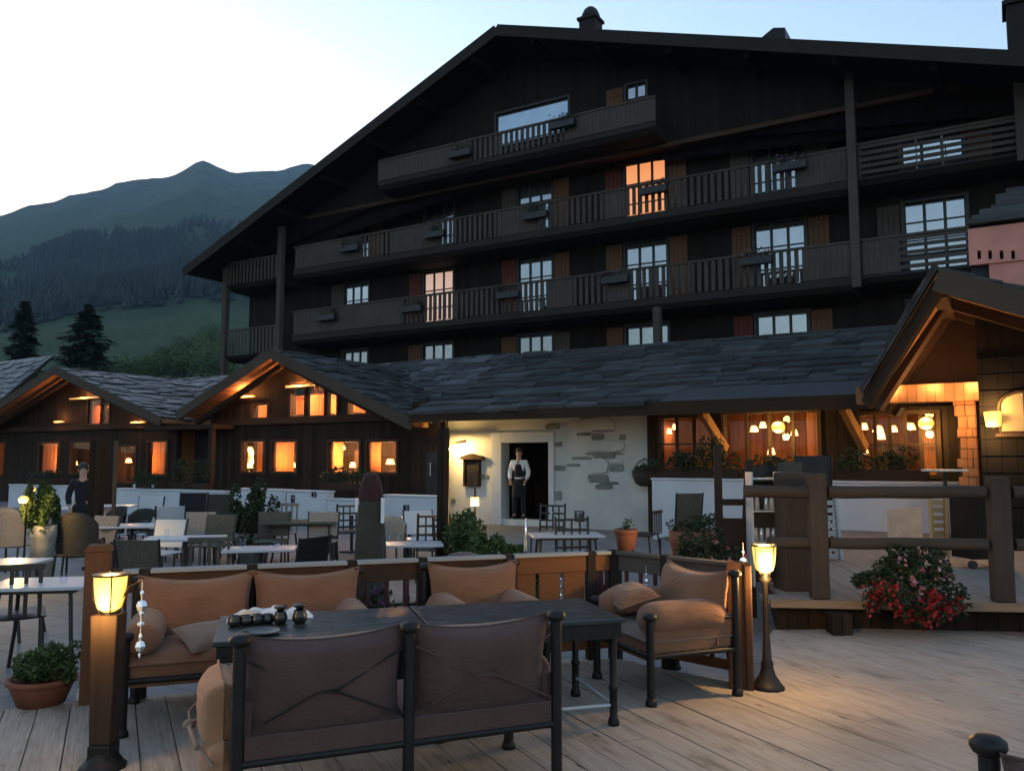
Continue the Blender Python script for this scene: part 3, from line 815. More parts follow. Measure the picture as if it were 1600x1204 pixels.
rest = bthing('restaurant_building', 'long low restaurant wing with white plaster entrance bay and thick slate roof', 'restaurant', -6, 20, -0.1)
VR = 18.8
EV, RV = 17.3, 23.2                    # eave and ridge distances
eL = pv(745, 648, EV); eR = pv(1350, 607, EV); rL = pv(655, 568, RV); rR = pv(1395, 514, RV)
ez, rz_ = 2.72 + .05, (rL[2] + rR[2]) / 2
uA, uB = pv(640, 640, EV)[0], 3.0
sdir = Vector((0, RV - EV, rz_ - ez)); SL = sdir.length
rs_ = random.Random(8)
roof = MB().hexa([(uA, EV, ez - .16), (uB, EV, ez - .16), (uB, RV, rz_ - .16), (uA, RV, rz_ - .16), (uA, EV, ez), (uB, EV, ez), (uB, RV, rz_), (uA, RV, rz_)]).build('roof', M['timber_x'], rest, 'b')
MB_ = slates(MB(), (uA, EV, ez), (1, 0, 0), sdir, uB - uA, SL, rs_, .5, .75, .05)
MB_.build('slates', M['slate'], roof, 'b')
mb = MB().box(uA, uB, RV - .1, RV + .16, rz_ - .04, rz_ + .09); mb.build('ridge_cap', M['slate'], roof, 'b', bevel=.02)
MB().hexa([(uA, RV + .02, rz_ - .16), (uB, RV + .02, rz_ - .16), (uB, RV + 2.8, rz_ - .9), (uA, RV + 2.8, rz_ - .9), (uA, RV + .02, rz_ - .02), (uB, RV + .02, rz_ - .02), (uB, RV + 2.8, rz_ - .76), (uA, RV + 2.8, rz_ - .76)]).build('back_slope', M['slate'], roof, 'b')
# deeper gutter board from x 1030 on, where the eave steps forward
g0 = pv(1030, 600, EV - .4); g1 = 1.2
mb = MB().hexa([(g0[0], EV - .55, ez - .1), (g1, EV - .55, ez - .1), (g1, EV + .6, ez + .28), (g0[0], EV + .6, ez + .28), (g0[0], EV - .55, ez + .03), (g1, EV - .55, ez + .03), (g1, EV + .6, ez + .42), (g0[0], EV + .6, ez + .42)])
mb.build('eave_extension', M['slate'], roof, 'b')
mb = MB().box(g0[0], g1, EV - .6, EV - .55, ez - .22, ez + .06); mb.box(uA, g0[0], EV - .05, EV, ez - .2, ez + .04); mb.build('fascia', M['timber_x'], roof, 'b')
# walls
pu0 = pv(757, 650, VR)[0]; pu1 = pv(1015, 650, VR)[0]
dj = (pv(785, 690, VR)[0], pv(858, 690, VR)[0]); dzt = pv(820, 691, VR)[2]
ztop = ez + .45
nt = (pv(700, 700, VR)[0], pv(757, 700, VR)[0])
wall = MB().holed(nt[0], pu1, -.1, ztop, VR, VR + .35, [(dj[0], dj[1], .06, dzt)]).build('plaster_wall', M['plaster'], rest, 'b')
# door surround, slightly proud, and the lintel slabs
mb = MB().box(dj[0] - .3, dj[0] - .0, VR - .06, VR, -.1, dzt + .28).box(dj[1], dj[1] + .16, VR - .06, VR, -.1, dzt + .28).box(dj[0], dj[1], VR - .06, VR, dzt, dzt + .28)
mb.build('door_surround', M['white_wall'], rest, 'b', bevel=.012)
# stone pieces showing through the plaster
mb = MB()
def sp_(x0, y0, x1, y1, d=.05):
    a = pv(x0, y1, VR); b = pv(x1, y0, VR); cx, cz = (a[0] + b[0]) / 2, (a[2] + b[2]) / 2; hw, hh_ = (b[0] - a[0]) / 2, (b[2] - a[2]) / 2
    poly = []; K = 11; ph = rs_.uniform(0, 1)
    for k in range(K):
        t_ = 2 * math.pi * (k + ph) / K; cs_, sn = math.cos(t_), math.sin(t_); e = .45
        poly.append((cx + hw * math.copysign(abs(cs_) ** e, cs_) * rs_.uniform(.84, 1.06), cz + hh_ * math.copysign(abs(sn) ** e, sn) * rs_.uniform(.8, 1.1)))
    mb.prism(poly, 'y', VR - d * rs_.uniform(.5, .9), VR + .01)
for q in ((852, 661, 876, 671), (867, 690, 879, 698), (900, 675, 925, 681), (925, 671, 960, 675), (892, 713, 925, 718), (925, 706, 962, 716, .09), (915, 706, 976, 710, .1), (952, 724, 975, 737), (917, 741, 953, 753, .07), (935, 752, 968, 756, .06), (930, 756, 958, 764), (864, 727, 884, 735), (884, 724, 908, 728), (925, 676, 944, 688), (968, 678, 978, 688), (904, 648, 926, 656), (866, 766, 878, 782), (750, 741, 764, 748), (705, 778, 712, 785)):
    mb = MB(); sp_(*q); mb.build('stone', M['stone'], wall, 'b', bevel=.01)
mb = MB()
for q in ((918, 688, 976, 706, .12), (926, 716, 952, 741, .1), (895, 652, 965, 676, .05), (953, 716, 975, 724, .05)): mb = MB(); sp_(*q); mb.build('plaster_boss', M['plaster'], wall, 'b', bevel=.02)
# timber section right of the plaster with two window bands
wz0, wz1 = pv(1080, 722, VR)[2], pv(1080, 652, VR)[2]
WB = [(pv(1032, 690, VR)[0], pv(1112, 690, VR)[0], 1.35, wz1), (pv(1132, 690, VR)[0], pv(1278, 690, VR)[0], 1.3, wz1 + .05), (pv(1345, 690, VR)[0], pv(1464, 690, VR)[0], 1.3, wz1 - .05)]
MB().holed(pu1, 3.2, -.1, ztop, VR, VR + .25, WB).build('timber_wall', M['timber'], rest, 'b')
def restaurant_window(root, u0, u1, z0, z1, V, n, rows=1, curtain=True):
    w_ = MB().holed(u0 - .08, u1 + .08, z0 - .08, z1 + .08, V - .04, V + .05, [(u0, u1, z0, z1)]).build('window', M['beam_brown'], root, 'b')
    mb = MB()
    for i in range(1, n): mb.box(u0 + (u1 - u0) * i / n - .035, u0 + (u1 - u0) * i / n + .035, V - .02, V + .04, z0, z1)
    for k in range(1, rows): mb.box(u0, u1, V - .01, V + .03, z0 + (z1 - z0) * k / rows - .018, z0 + (z1 - z0) * k / rows + .018)
    if mb.v: mb.build('frame', M['beam_brown'], w_, 'b')
    MB().box(u0, u1, V + .01, V + .02, z0, z1).build('pane', M['window_clear'], w_, 'b')
    return w_
M['curtain'] = foliage('ochre curtain', (.36, .14, .05), (.44, .18, .07), 2)
M['curtain'].node_tree.nodes['Mix Shader'].inputs[0].default_value = .45
def curtain(root, u, z0, z1, V, wd):
    mb = MB(); vs = []; fs = []; K = 14
    for i in range(K):
        x = u + wd * i / (K - 1); d = .03 * math.sin(i * 1.9)
        vs += [(x, V + d, z0), (x, V + d * .6, z1)]
    for i in range(K - 1): fs.append((2 * i, 2 * i + 2, 2 * i + 3, 2 * i + 1))
    mb.add(vs, fs, True); mb.build('curtain', M['curtain'], root, 'b')
def room(root, u0, u1, V0_, V1_, z0, z1, mat='interior'):
    mb = MB()
    mb.quad((u0, V1_, z0), (u1, V1_, z0), (u1, V1_, z1), (u0, V1_, z1)); mb.quad((u0, V0_, z0), (u0, V1_, z0), (u0, V1_, z1), (u0, V0_, z1))
    mb.quad((u1, V0_, z0), (u1, V1_, z0), (u1, V1_, z1), (u1, V0_, z1)); mb.quad((u0, V0_, z1), (u1, V0_, z1), (u1, V1_, z1), (u0, V1_, z1)); mb.quad((u0, V0_, z0), (u1, V0_, z0), (u1, V1_, z0), (u0, V1_, z0))
    mb.build('room_lining', M[mat], root, 'b')
    # dresser, shelves and pictures along the back
    mb = MB(); rr = random.Random(int(u0 * 31))
    u = u0 + .2
    while u < u1 - .8:
        hh_ = min(rr.uniform(.9, 2.0), (z1 - z0) * .8) * (.3 if z0 > 2 else 1); mb.box(u, u + .7, V1_ - .4, V1_ - .02, z0, z0 + hh_); u += rr.uniform(.9, 1.8)
    mb.build('dresser', M['beam_brown'], root, 'b')
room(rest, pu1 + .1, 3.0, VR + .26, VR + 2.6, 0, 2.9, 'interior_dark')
room(rest, dj[0] - .8, dj[1] + .9, VR + .36, VR + 3.2, 0.0, 2.7, 'timber')
for k, (a, b, z0, z1) in enumerate(WB):
    restaurant_window(rest, a, b, z0, z1, VR, (3, 4, 5)[k], (2, 1, 2)[k])
    curtain(rest, b - .26, z0, z1, VR + .18, .22)
# braces and posts under the eave
for (x0, y0, x1, y1) in ((1097, 628, 1118, 702), (1318, 622, 1334, 700)):
    a = pv(x0, y0, VR - .9); b = pv(x1, y1, VR - .1)
    MB().beam((a[0], VR - .95, ez - .12), (a[0] + .25, VR - .08, b[2]), .14, .2).build('brace', M['warm_boards'], rest, 'b', bevel=.01)
for px in (1123, 1336, 1020): 
    a = pv(px, 700, VR)[0]; MB().box(a - .1, a + .1, VR - .1, VR - .002, -.1, ztop - .2).build('post', M['timber'], rest, 'b')
# lamps seen inside: shades on stems with a real bulb light each
def room_lamp(px, py, V, power, label, s=.11, mat='glow_shade', hang=True, grp='lit lamps inside the restaurant windows'):
    u, v, z = pv(px, py, V)
    t = bthing('pendant_lamp' if hang else 'table_lamp', label, 'lamp', u, V, z, grp)
    if hang:
        MB().lathe([(s * .55, .05), (s * .8, 0), (s, -.09), (s * .96, -.09), (s * .5, .04)], (0, 0, 0), 14).build('shade', M[mat], t)
        MB().tube([(0, 0, .05), (0, 0, 2.72 - z)], .008, 6).build('cord', M['black'], t)
        MB().ball((0, 0, -.05), s * .4).build('bulb', M['glow_core'], t)
    else:
        MB().lathe([(s, -.06), (s * .6, .1)], (0, 0, 0), 14).build('shade', M[mat], t)
        MB().tube([(0, 0, -.06), (0, 0, -.28)], .012, 8).lathe([(.06, -.3), (.05, -.28)], (0, 0, 0)).build('stem', M['iron_soft'], t)
    light('bulb_light', (0, -.0, -.13 if hang else .14), power, (1, .44, .14), .05, t)
    return t
LB = 4.0
for (px, py, hg, s, lab) in ((1042, 672, True, .13, 'pendant lamp in the first pane right of the plaster wall'), (1055, 665, True, .09, 'smaller pendant lamp beside the first pane lamp'), (1178, 668, True, .1, 'small pendant lamp at the left of the middle window band'), (1192, 662, True, .09, 'pendant lamp next to the yellow wall lantern'), (1241, 674, True, .09, 'pendant lamp in the right panes of the middle window band'), (1205, 706, False, .1, 'table lamp glowing low behind the middle window band'), (1350, 664, True, .09, 'pendant lamp in the left pane under the porch'), (1372, 668, True, .12, 'bright pendant lamp in the second pane under the porch'), (1377, 682, False, .09, 'bird shaped cut out lamp below the bright pendant under the porch'), (1350, 706, False, .11, 'table lamp glowing low under the porch'), (1395, 668, True, .1, 'pendant lamp in the middle pane under the porch'), (1422, 664, True, .12, 'wide crystal fringed pendant in the right pane under the porch')):
    room_lamp(px, py, VR + 1.0, LB * (1.1 if hg else .6), lab, s, hang=hg)
room_lamp(806, 703, VR + 2.4, 1.2, 'reddish lamp hanging above the waiter in the doorway', .09)
# yellow outdoor wall lanterns
def wall_lantern(px, py, V, label, s=.13, power=10):
    u, v, z = pv(px, py, V)
    t = bthing('wall_lantern', label, 'lantern', u, V, z, 'yellow wall lanterns on the restaurant front')
    MB().ball((0, 0, 0), s, 14, 8, sz=.8).build('lamp_shade', M['glow_lamp'], t)
    MB().box(-.05, .05, s * .6, .34, -.02, .02).tube([(0, 0, s * .7), (0, 0, s * .95)], .05, 8).box(-.09, .09, .26, .3, -.14, .14).build('bracket', M['iron_soft'], t)
    light('bulb_light', (0, -.05, -s - .05), power, (1, .62, .2), .08, t)
    light('bulb_light', (0, -.15, s + .05), power * .5, (1, .62, .2), .08, t)
    return t
wall_lantern(1216, 667, VR - .32, 'round yellow lantern on the front left of the porch', .15)
wall_lantern(1447, 661, VR - .32, 'round yellow lantern on the front under the porch roof', .15)
# timber corner post, notch lights, board wall left of plaster
t0 = pv(663, 700, VR)[0]
cw = MB().holed(t0 - .2, nt[0] , -.1, ztop, VR - .3, VR - .1, []).build('corner_wall', M['timber'], rest, 'b')
a = pv(666, 706, VR - .32); b = pv(692, 768, VR - .32)
dr = MB().box(a[0], b[0], VR - .34, VR - .302, b[2] - .6, a[2]).build('door', M['black'], rest, 'b')
MB().tube([(a[0] + .18, VR - .37, a[2] - .28), (a[0] + .18, VR - .37, a[2] - .65)], .014, 8).build('handle', M['white_top'], dr, 'b')
p_ = pv(695, 720, VR - .5)
MB().box(p_[0] - .07, p_[0] + .07, VR - .6, VR - .46, -.1, ez - .1).build('post', M['timber'], rest, 'b')
t = bthing('entrance_lamp', 'twin bulb lamp on a dark timber bracket washing the plaster corner yellow', 'lamp', pv(700, 697, VR - .4)[0], VR - .4, pv(700, 697, VR - .4)[2])
MB().beam((-.12, 0, .04), (.52, .1, .14), .06, .07).build('bracket', M['timber'], t)
MB().ball((-.1, -.05, -.02), .06, sz=1.1).ball((.06, -.03, -.1), .055, sz=1.2).build('lamp_shade', M['glow_lamp'], t)
light('bulb_light', (.16, -.05, .0), 30, (1, .66, .22), .06, t)
# notice case
u, v, z = pv(736, 735, VR - .1)
t = bthing('notice_case', 'dark framed notice case with a little pitched top on the plaster wall', 'notice board', u, VR - .05, z)
MB().holed(-.26, .26, -.42, .3, -.05, .045, [(-.2, .2, -.36, .24)]).build('frame', M['timber'], t)
MB().box(-.2, .2, -.0, .02, -.36, .24).build('board', M['iron_soft'], t)
MB().prism([(-.34, .3), (.42, .3), (.36, .38), (.02, .46), (-.3, .38)], 'y', -.12, .04).build('roof', M['timber_x'], t)
# brown basket hanging at the end of the plaster wall
u, v, z = pv(1003, 742, VR - .3)
t = bthing('wall_basket', 'dark brown sagging basket hung at the right end of the plaster wall', 'basket', u, VR - .2, z)
MB().lathe([(.1, -.26), (.2, -.2), (.27, -.05), (.3, .1), (.27, .1), (.22, -.04), (.001, -.08)], (0, 0, 0), 18, sy=.6).build('bowl', M['wicker_dark'], t)
MB().tube([(-.27, 0, .1), (-.15, .05, .3), (0, .12, .4), (.15, .05, .3), (.27, 0, .1)], .014, 8).build('handle', M['wicker_dark'], t)
mb = MB(); leafcloud(mb, [((0, 0, .12), (.22, .12, .1))], 160, .05, rfb); mb.build('dry_leaves', M['leaf_dark'], t)
# sign square low on the plaster (strokes only, unreadable in the photograph)
u, v, z = pv(905, 806, VR - .02)
t = bthing('wall_plaque', 'small square grille plaque low on the white plaster wall', 'plaque', u, VR - .012, z)
MB().holed(-.13, .13, -.13, .13, -.012, .01, [(-.11, .11, -.11, .11)]).build('frame', M['iron_soft'], t)
mb = MB()
for k, (a_, b_) in enumerate(((-.08, .09), (-.03, .03), (.01, .09), (.05, .06), (.08, .09))): mb.box(a_ - .008, a_ + .008, -.01, .008, -.09, b_)
mb.build('grille', M['iron_soft'], t)

# ================================================================== LODGES with cross gables
def lodge(name_lab, peak, lf, rft, back, label, left_extra=0):
    VG = 17.8
    pk = pv(*peak, VG); zl = 2.6
    sl_ = .5 * ((pk[2] - pv(*lf, VG)[2]) / (pk[0] - pv(*lf, VG)[0]) + (pk[2] - pv(*rft, VG)[2]) / (pv(*rft, VG)[0] - pk[0]))
    ul = pv(*lf, VG)[0]; ur = pv(*rft, VG)[0]
    t = bthing('lodge', label, 'lodge', pk[0], VG + 1, -.1, 'gabled timber lodges along the terrace')
    zp = pk[2]; zL = zp - sl_ * (pk[0] - ul); zR = zp - sl_ * (ur - pk[0])
    V0_, V1_ = VG, back
    mb = MB(); th = .14
    for (ua, za, ub, zb) in ((ul, zL, pk[0], zp), (pk[0], zp, ur, zR)):
        mb.hexa([(ua, V0_, za - th), (ub, V0_, zb - th), (ub, V1_, zb - th), (ua, V1_, za - th), (ua, V0_, za), (ub, V0_, zb), (ub, V1_, zb), (ua, V1_, za)])
    rf = mb.build('roof', M['warm_boards'], t, 'b')
    rr = random.Random(int(peak[0]))
    mb = MB()
    slates(mb, (ur, V0_ - .05, zR), (0, 1, 0), (pk[0] - ur, 0, zp - zR), V1_ - V0_ + .05, math.hypot(pk[0] - ur, zp - zR), rr, .4, .5, .03)
    slates(mb, (ul, V0_ - .05, zL), (0, 1, 0), (pk[0] - ul, 0, zp - zL), V1_ - V0_ + .05, math.hypot(pk[0] - ul, zp - zL), rr, .4, .5, .03)
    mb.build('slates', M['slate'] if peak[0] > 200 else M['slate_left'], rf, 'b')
    mb = MB()
    mb.beam((ul - .05, V0_ - .07, zL - .1), (pk[0], V0_ - .07, zp - .1), .05, .3); mb.beam((pk[0], V0_ - .073, zp - .1), (ur + .05, V0_ - .073, zR - .1), .05, .3)
    mb.build('bargeboard', M['bargeboard'], rf, 'b')
    return t, pk, zL, zR, ul, ur, sl_, VG
def lodge_front(t, pk, zp, ul, ur, sl_, holes, VWl=VR):
    # lower wall box with openings, gable wall above recessed
    a, b = ul + .5, ur - .5
    MB().holed(a, b, -.1, 2.9, VWl, VWl + .22, [h for h in holes if h[2] < 2.7]).build('wall', M['timber'], t, 'b')
    up = [h for h in holes if h[2] >= 2.7]
    # gable infill, stepped strips that follow the roof slope
    mb = MB(); N = 26; 
    cuts_ = sorted(set([a + (b - a) * i / N for i in range(N + 1)] + [h[0] for h in up] + [h[1] for h in up]))
    for i in range(len(cuts_) - 1):
        x0, x1 = cuts_[i], cuts_[i + 1]
        if x1 - x0 < 1e-4: continue
        za = zp - .14 - sl_ * abs(x0 - pk); zb = zp - .14 - sl_ * abs(x1 - pk)
        lo = 2.9
        for h in up:
            if h[0] - 1e-4 <= x0 and x1 <= h[1] + 1e-4:
                if h[2] > lo: mb.hexa([(x0, VWl, lo), (x1, VWl, lo), (x1, VWl + .2, lo), (x0, VWl + .2, lo), (x0, VWl, h[2]), (x1, VWl, h[2]), (x1, VWl + .2, h[2]), (x0, VWl + .2, h[2])])
                lo = h[3]
        if min(za, zb) > lo:
            mb.hexa([(x0, VWl, lo), (x1, VWl, lo), (x1, VWl + .2, lo), (x0, VWl + .2, lo), (x0, VWl, za), (x1, VWl, zb), (x1, VWl + .2, zb), (x0, VWl + .2, za)])
    mb.build('gable_wall', M['timber'], t, 'b')
    mb = MB().box(a, b, VWl - .12, VWl - .003, 2.72, 2.92); mb.build('tie_beam', M['timber_x'], t, 'b')
    mb = MB()
    for s in (-1, 1):
        mb.beam((pk + s * .1, VWl - .5, zp - .42), (pk + s * (b - a) * .46, VWl - .5, zp - .42 - sl_ * (b - a) * .46 + .05 * s * 0), .14, .16)
    mb.build('rafter', M['timber_x'], t, 'b')
def hpx(x0, y0, x1, y1, V=VR):
    a = pv(x0, y1, V); b = pv(x1, y0, V); return (a[0], b[0], a[2], b[2])
# middle lodge
t2, pk, zL, zR, ul, ur, sl_, VG = lodge('b', (425, 547), (280, 640), (645, 667), 23.6, 'timber lodge with the brightest lit gable windows, left of the plaster wall')
H2 = [hpx(378, 690, 414, 736), hpx(425, 690, 464, 736), hpx(514, 690, 562, 737), hpx(574, 690, 620, 737), (pk[0] - .15, pk[0] + .42, 2.95, 3.95), (pk[0] + .5, pk[0] + 1.25, 2.95, 3.9), (pk[0] + 1.33, pk[0] + 1.75, 2.95, 3.7)]
uz = hpx(396, 645, 418, 661); H2.append((uz[0], uz[1], 2.95, 3.35)); uz = hpx(545, 638, 582, 661); H2.append((uz[0], uz[1], 2.95, 3.3))
lodge_front(t2, pk[0], pk[2], ul, ur, sl_, H2)
t2['x'] = 0
room(t2, ul + .55, ur - .55, VR + .23, VR + 2.2, 0, 2.85)
room(t2, pk[0] - 2.6, pk[0] + 2.7, VR + .21, VR + 1.5, 2.93, 3.6)
for i, h in enumerate(H2):
    restaurant_window(t2, *h[:2], h[2], h[3], VR, 1, 1)
    if i in (1, 2, 3, 5): curtain(t2, h[0] + .02, h[2], h[3], VR + .14, (h[1] - h[0]) * (.75 if i in (1, 5) else .35))
G2 = 'lit lamps inside the middle lodge'
for (px, py, s, hg, lab) in ((390, 700, .13, True, 'slender pendant lamp in the left window of the middle lodge'), (390, 728, .12, False, 'table lamp in the left window of the middle lodge'), (458, 727, .09, False, 'small table lamp in the second window of the middle lodge'), (534, 697, .12, True, 'bright round pendant in the third window of the middle lodge'), (526, 716, .12, False, 'tall table lamp in the third window of the middle lodge'), (551, 727, .11, False, 'low table lamp in the third window of the middle lodge'), (610, 722, .15, False, 'domed table lamp in the fourth window of the middle lodge')):
    room_lamp(px, py, VR + .7, 55, lab, s, hang=hg, grp=G2)
t = light('gable_light', (pk[0] + .4 - t2['ou'], VR + .7 - t2['ov'], 3.5 - t2['oz']), 80, (1, .45, .16), .1, t2)
blight('gable_light', pk[0] - 1.8, VR + .6, 3.2, 25, t2, color=(1, .45, .16)); blight('gable_light', pk[0] + 2.6, VR + .6, 3.2, 30, t2, color=(1, .45, .16))
# uplight strips on the tie beam
def strip(px0, px1, py, root, power=10, n_='uplight'):
    a = pv(px0, py, VR - .25); b = pv(px1, py, VR - .25)
    MB().box(a[0], b[0], VR - .25, VR - .16, a[2] - .03, a[2] + .03).build(n_, M['glow_slit'], root, 'b')
    blight('strip_light', (a[0] + b[0]) / 2, VR - .35, a[2] + .12, power, root, color=(1, .42, .14), radius=.1)
strip(372, 396, 620, t2, 12); strip(446, 484, 604, t2, 16)
# left lodge
t1, pk, zL, zR, ul, ur, sl_, VG = lodge('a', (88, 574), (-70, 668), (252, 664), 23.0, 'left timber lodge with a dim gable and narrow lit slits')
H1 = [hpx(60, 692, 94, 738), hpx(110, 692, 146, 738), hpx(184, 698, 212, 752), hpx(231, 690, 262, 740), hpx(-12, 692, 8, 742)]
up1 = [(pk[0] + .55, pk[0] + 1.35, 2.95, 3.9), (pk[0] + 1.42, pk[0] + 1.85, 2.95, 3.7)]
lodge_front(t1, pk[0], pk[2], ul, ur, sl_, H1 + up1)
room(t1, ul + .55, ur - .55, VR + .23, VR + 2.2, 0, 2.85)
room(t1, pk[0] - 1.6, pk[0] + 2.4, VR + .21, VR + 1.4, 2.93, 3.6)
for i, h in enumerate(H1 + up1):
    restaurant_window(t1, *h[:2], h[2], h[3], VR, 1, 1)
    if i in (0, 3, 5): curtain(t1, h[0] + .02, h[2], h[3], VR + .14, (h[1] - h[0]) * .7)
G1 = 'lit lamps inside the left lodge'
for (px, py, s, hg, lab) in ((118, 724, .09, False, 'small table lamp in the second window of the left lodge'), (201, 720, .13, False, 'bright square lamp in the doorway of the left lodge'), (252, 728, .11, False, 'candle coloured lamp in the right window of the left lodge'), (0, 712, .12, True, 'pendant in the arched window at the left edge')):
    room_lamp(px, py, VR + .7, 45, lab, s, hang=hg, grp=G1)
blight('gable_light', pk[0] + 1.4, VR + .5, 3.5, 45, t1, color=(1, .4, .14))
strip(84, 97, 659, t1, 5); strip(108, 152, 623, t1, 12); strip(203, 224, 660, t1, 8)
# third lodge beyond the left edge: only its right roof slope shows
t3 = bthing('lodge', 'lodge mostly beyond the left edge, only its pale slate roof slope showing', 'lodge', pv(-130, 640, 17.8)[0], 19, -.1, 'gabled timber lodges along the terrace')
a = pv(78, 612, 19.4); up = pv(-150, 560, 19.4)
vs0 = (pv(82, 569, 24.2)[0], 19.9, 2.9); pkz = pv(0, 569, 24)[2] + .02
mb = MB().hexa([(up[0] - 3, 20.4, 2.9), (vs0[0], 20.4, 2.9), (vs0[0], 24.2, pkz), (up[0] - 3, 24.2, pkz), (up[0] - 3, 20.4, 3.02), (vs0[0], 20.4, 3.02), (vs0[0], 24.2, pkz + .12), (up[0] - 3, 24.2, pkz + .12)])
rf = mb.build('roof', M['timber_x'], t3, 'b')
slates(MB(), (up[0] - 3, 20.4, 3.05), (1, 0, 0), (0, 3.8, pkz - 2.9), vs0[0] - up[0] + 3, math.hypot(3.8, pkz - 2.9), random.Random(9), .42, .55, .03).build('slates', M['slate_left'], rf, 'b')
MB().box(up[0] - 3, vs0[0] - .3, 20.7, 20.9, -.1, 2.95).build('wall', M['timber'], t3, 'b')
# connecting flat eave between the lodges and behind them (their common back wing)
bw = bthing('back_wing', 'low slate roofed wing joining the lodges behind their gables', 'wing', -24, 24, -.1)
z1 = pv(300, 592, 23.6)[2]
mb = MB().hexa([(-40, 20.6, 2.7), (uA + 1, 20.6, 2.7), (uA + 1, 24.2, z1 - .05), (-40, 24.2, z1 - .05), (-40, 20.6, 2.85), (uA + 1, 20.6, 2.85), (uA + 1, 24.2, z1 + .08), (-40, 24.2, z1 + .08)])
rf = mb.build('roof', M['timber_x'], bw, 'b')
slates(MB(), (-40, 20.6, 2.86), (1, 0, 0), (0, 3.6, z1 - 2.77), uA + 41, math.hypot(3.6, z1 - 2.7), random.Random(19), .42, .55, .03).build('slates', M['slate_left'], rf, 'b')
MB().box(-40, uA + 1, 20.9, 21.1, -.1, 2.75).build('wall', M['timber'], bw, 'b')
MB().box(-40, uA + 1, 24.0, 24.2, -.1, z1 - .1).build('back_wall', M['timber'], bw, 'b')
# link roof between lodge 1 and lodge 2 with its post
a = pv(262, 700, 17.9)
link = bthing('covered_link', 'dark covered passage with a single post between the two left lodges', 'passage', a[0] + .8, 18.5, -.1)
u0, u1 = pv(238, 660, 18.2)[0], pv(345, 660, 18.2)[0]
MB().box(u0, u1, 17.9, 20.6, 2.6, 2.74).build('roof', M['timber_x'], link, 'b')
MB().box(pv(330, 700, 18)[0] - .08, pv(330, 700, 18)[0] + .08, 17.95, 18.1, -.1, 2.6).build('post', M['timber'], link, 'b')
MB().box(u0, u1, 19.6, 19.75, -.1, 2.6).build('back_wall', M['black'], link, 'b')
# ================================================================== PORCH at the right
porch = bthing('porch', 'big open porch gable with warm boarded soffit and slate roof at the right', 'porch', 0.5, 15, -.1)
PK = pv(1465, 424, 13.5); LF = pv(1352, 612, 14.6)
pkz, pku = PK[2], PK[0]
RU = 3.2; RZ = pkz - .43 * (RU - pku); V1p = 18.7
lfz, lfu = LF[2], LF[0]
mb = MB(); th = .13
# left slope: ridge from the peak back to the wall, eave at the left foot
def sl4(a, b, c, d, t_): # a,b front edge (eave, ridge), d,c back edge
    nr = (Vector(b) - Vector(a)).cross(Vector(d) - Vector(a)).normalized()
    if nr.z < 0: nr = -nr
    dn = -nr * t_
    return [Vector(a) + dn, Vector(b) + dn, Vector(c) + dn, Vector(d) + dn, Vector(a), Vector(b), Vector(c), Vector(d)]
Lf = (lfu, 14.6, lfz); Pk = (pku, 13.5, pkz); Bk = (pku, V1p, pkz); Lb = (lfu, V1p, lfz); Rf = (RU, 13.5, RZ); Rb = (RU, V1p, RZ)
mb.hexa(sl4(Lf, Pk, Bk, Lb, th)); mb.hexa(sl4(Rf, Pk, Bk, Rb, th)[::1])
rf = mb.build('roof', M['warm_boards'], porch, 'b')
mb = MB(); rr = random.Random(31)
slates(mb, (RU, 13.42, RZ), (0, 1, 0), (pku - RU, 0, pkz - RZ), V1p - 13.4, math.hypot(pku - RU, pkz - RZ), rr, .4, .5, .04)
sd = Vector(Pk) - Vector(Lf)
slates(mb, (lfu - .02, 14.5, lfz), (0, 1, 0), (pku - lfu, 0, pkz - lfz), V1p - 14.5, math.hypot(pku - lfu, pkz - lfz), rr, .3, .4, .04)
# front rake slates along the slanting edge
K = 9
for i in range(K):
    a = Vector(Lf).lerp(Vector(Pk), i / K); b = Vector(Lf).lerp(Vector(Pk), (i + 1.25) / K)
    nrm = Vector((-(pkz - lfz), 0, pku - lfu)).normalized()
    for q in range(2):
        o0 = nrm * (.01 + .05 * q); fw = Vector((0, -.07 - .05 * rr.random(), 0)); bk = Vector((0, 1.1, 0))
        hh_ = nrm * .045
        p = [a + o0 + fw, b + o0 + fw, b + o0 + bk, a + o0 + bk]
        mb.hexa(p + [x + hh_ for x in p])
mb.build('slates', M['slate'], rf, 'b')
mb = MB()
mb.beam(Vector(Pk) + Vector((-.02, -.05, -.13)), Vector(Rf) + Vector((.3, -.05, -.14 - .13)), .07, .34)
mb.build('bargeboard', M['bargeboard'], rf, 'b', bevel=.008)
mb = MB()
mb.beam(Vector(Pk) + Vector((.02, .05, -.2)), Vector(Lf) + Vector((.02, 0, -.2)), .09, .2)
mb.build('rake_board', M['timber_x'], rf, 'b')
mb = MB()
for k in (1, 2, 3.4):
    v = 13.9 + k * .95
    mb.beam((lfu + .08, v + .4, lfz - .22), (pku, v, pkz - .22), .16, .2)
    mb.beam((RU, v, RZ - .22), (pku, v, pkz - .22), .16, .2)
mb.beam((pku, 13.6, pkz - .26), (pku, V1p - .1, pkz - .26), .2, .22)
mb.build('rafter', M['beam_brown'], rf, 'b')
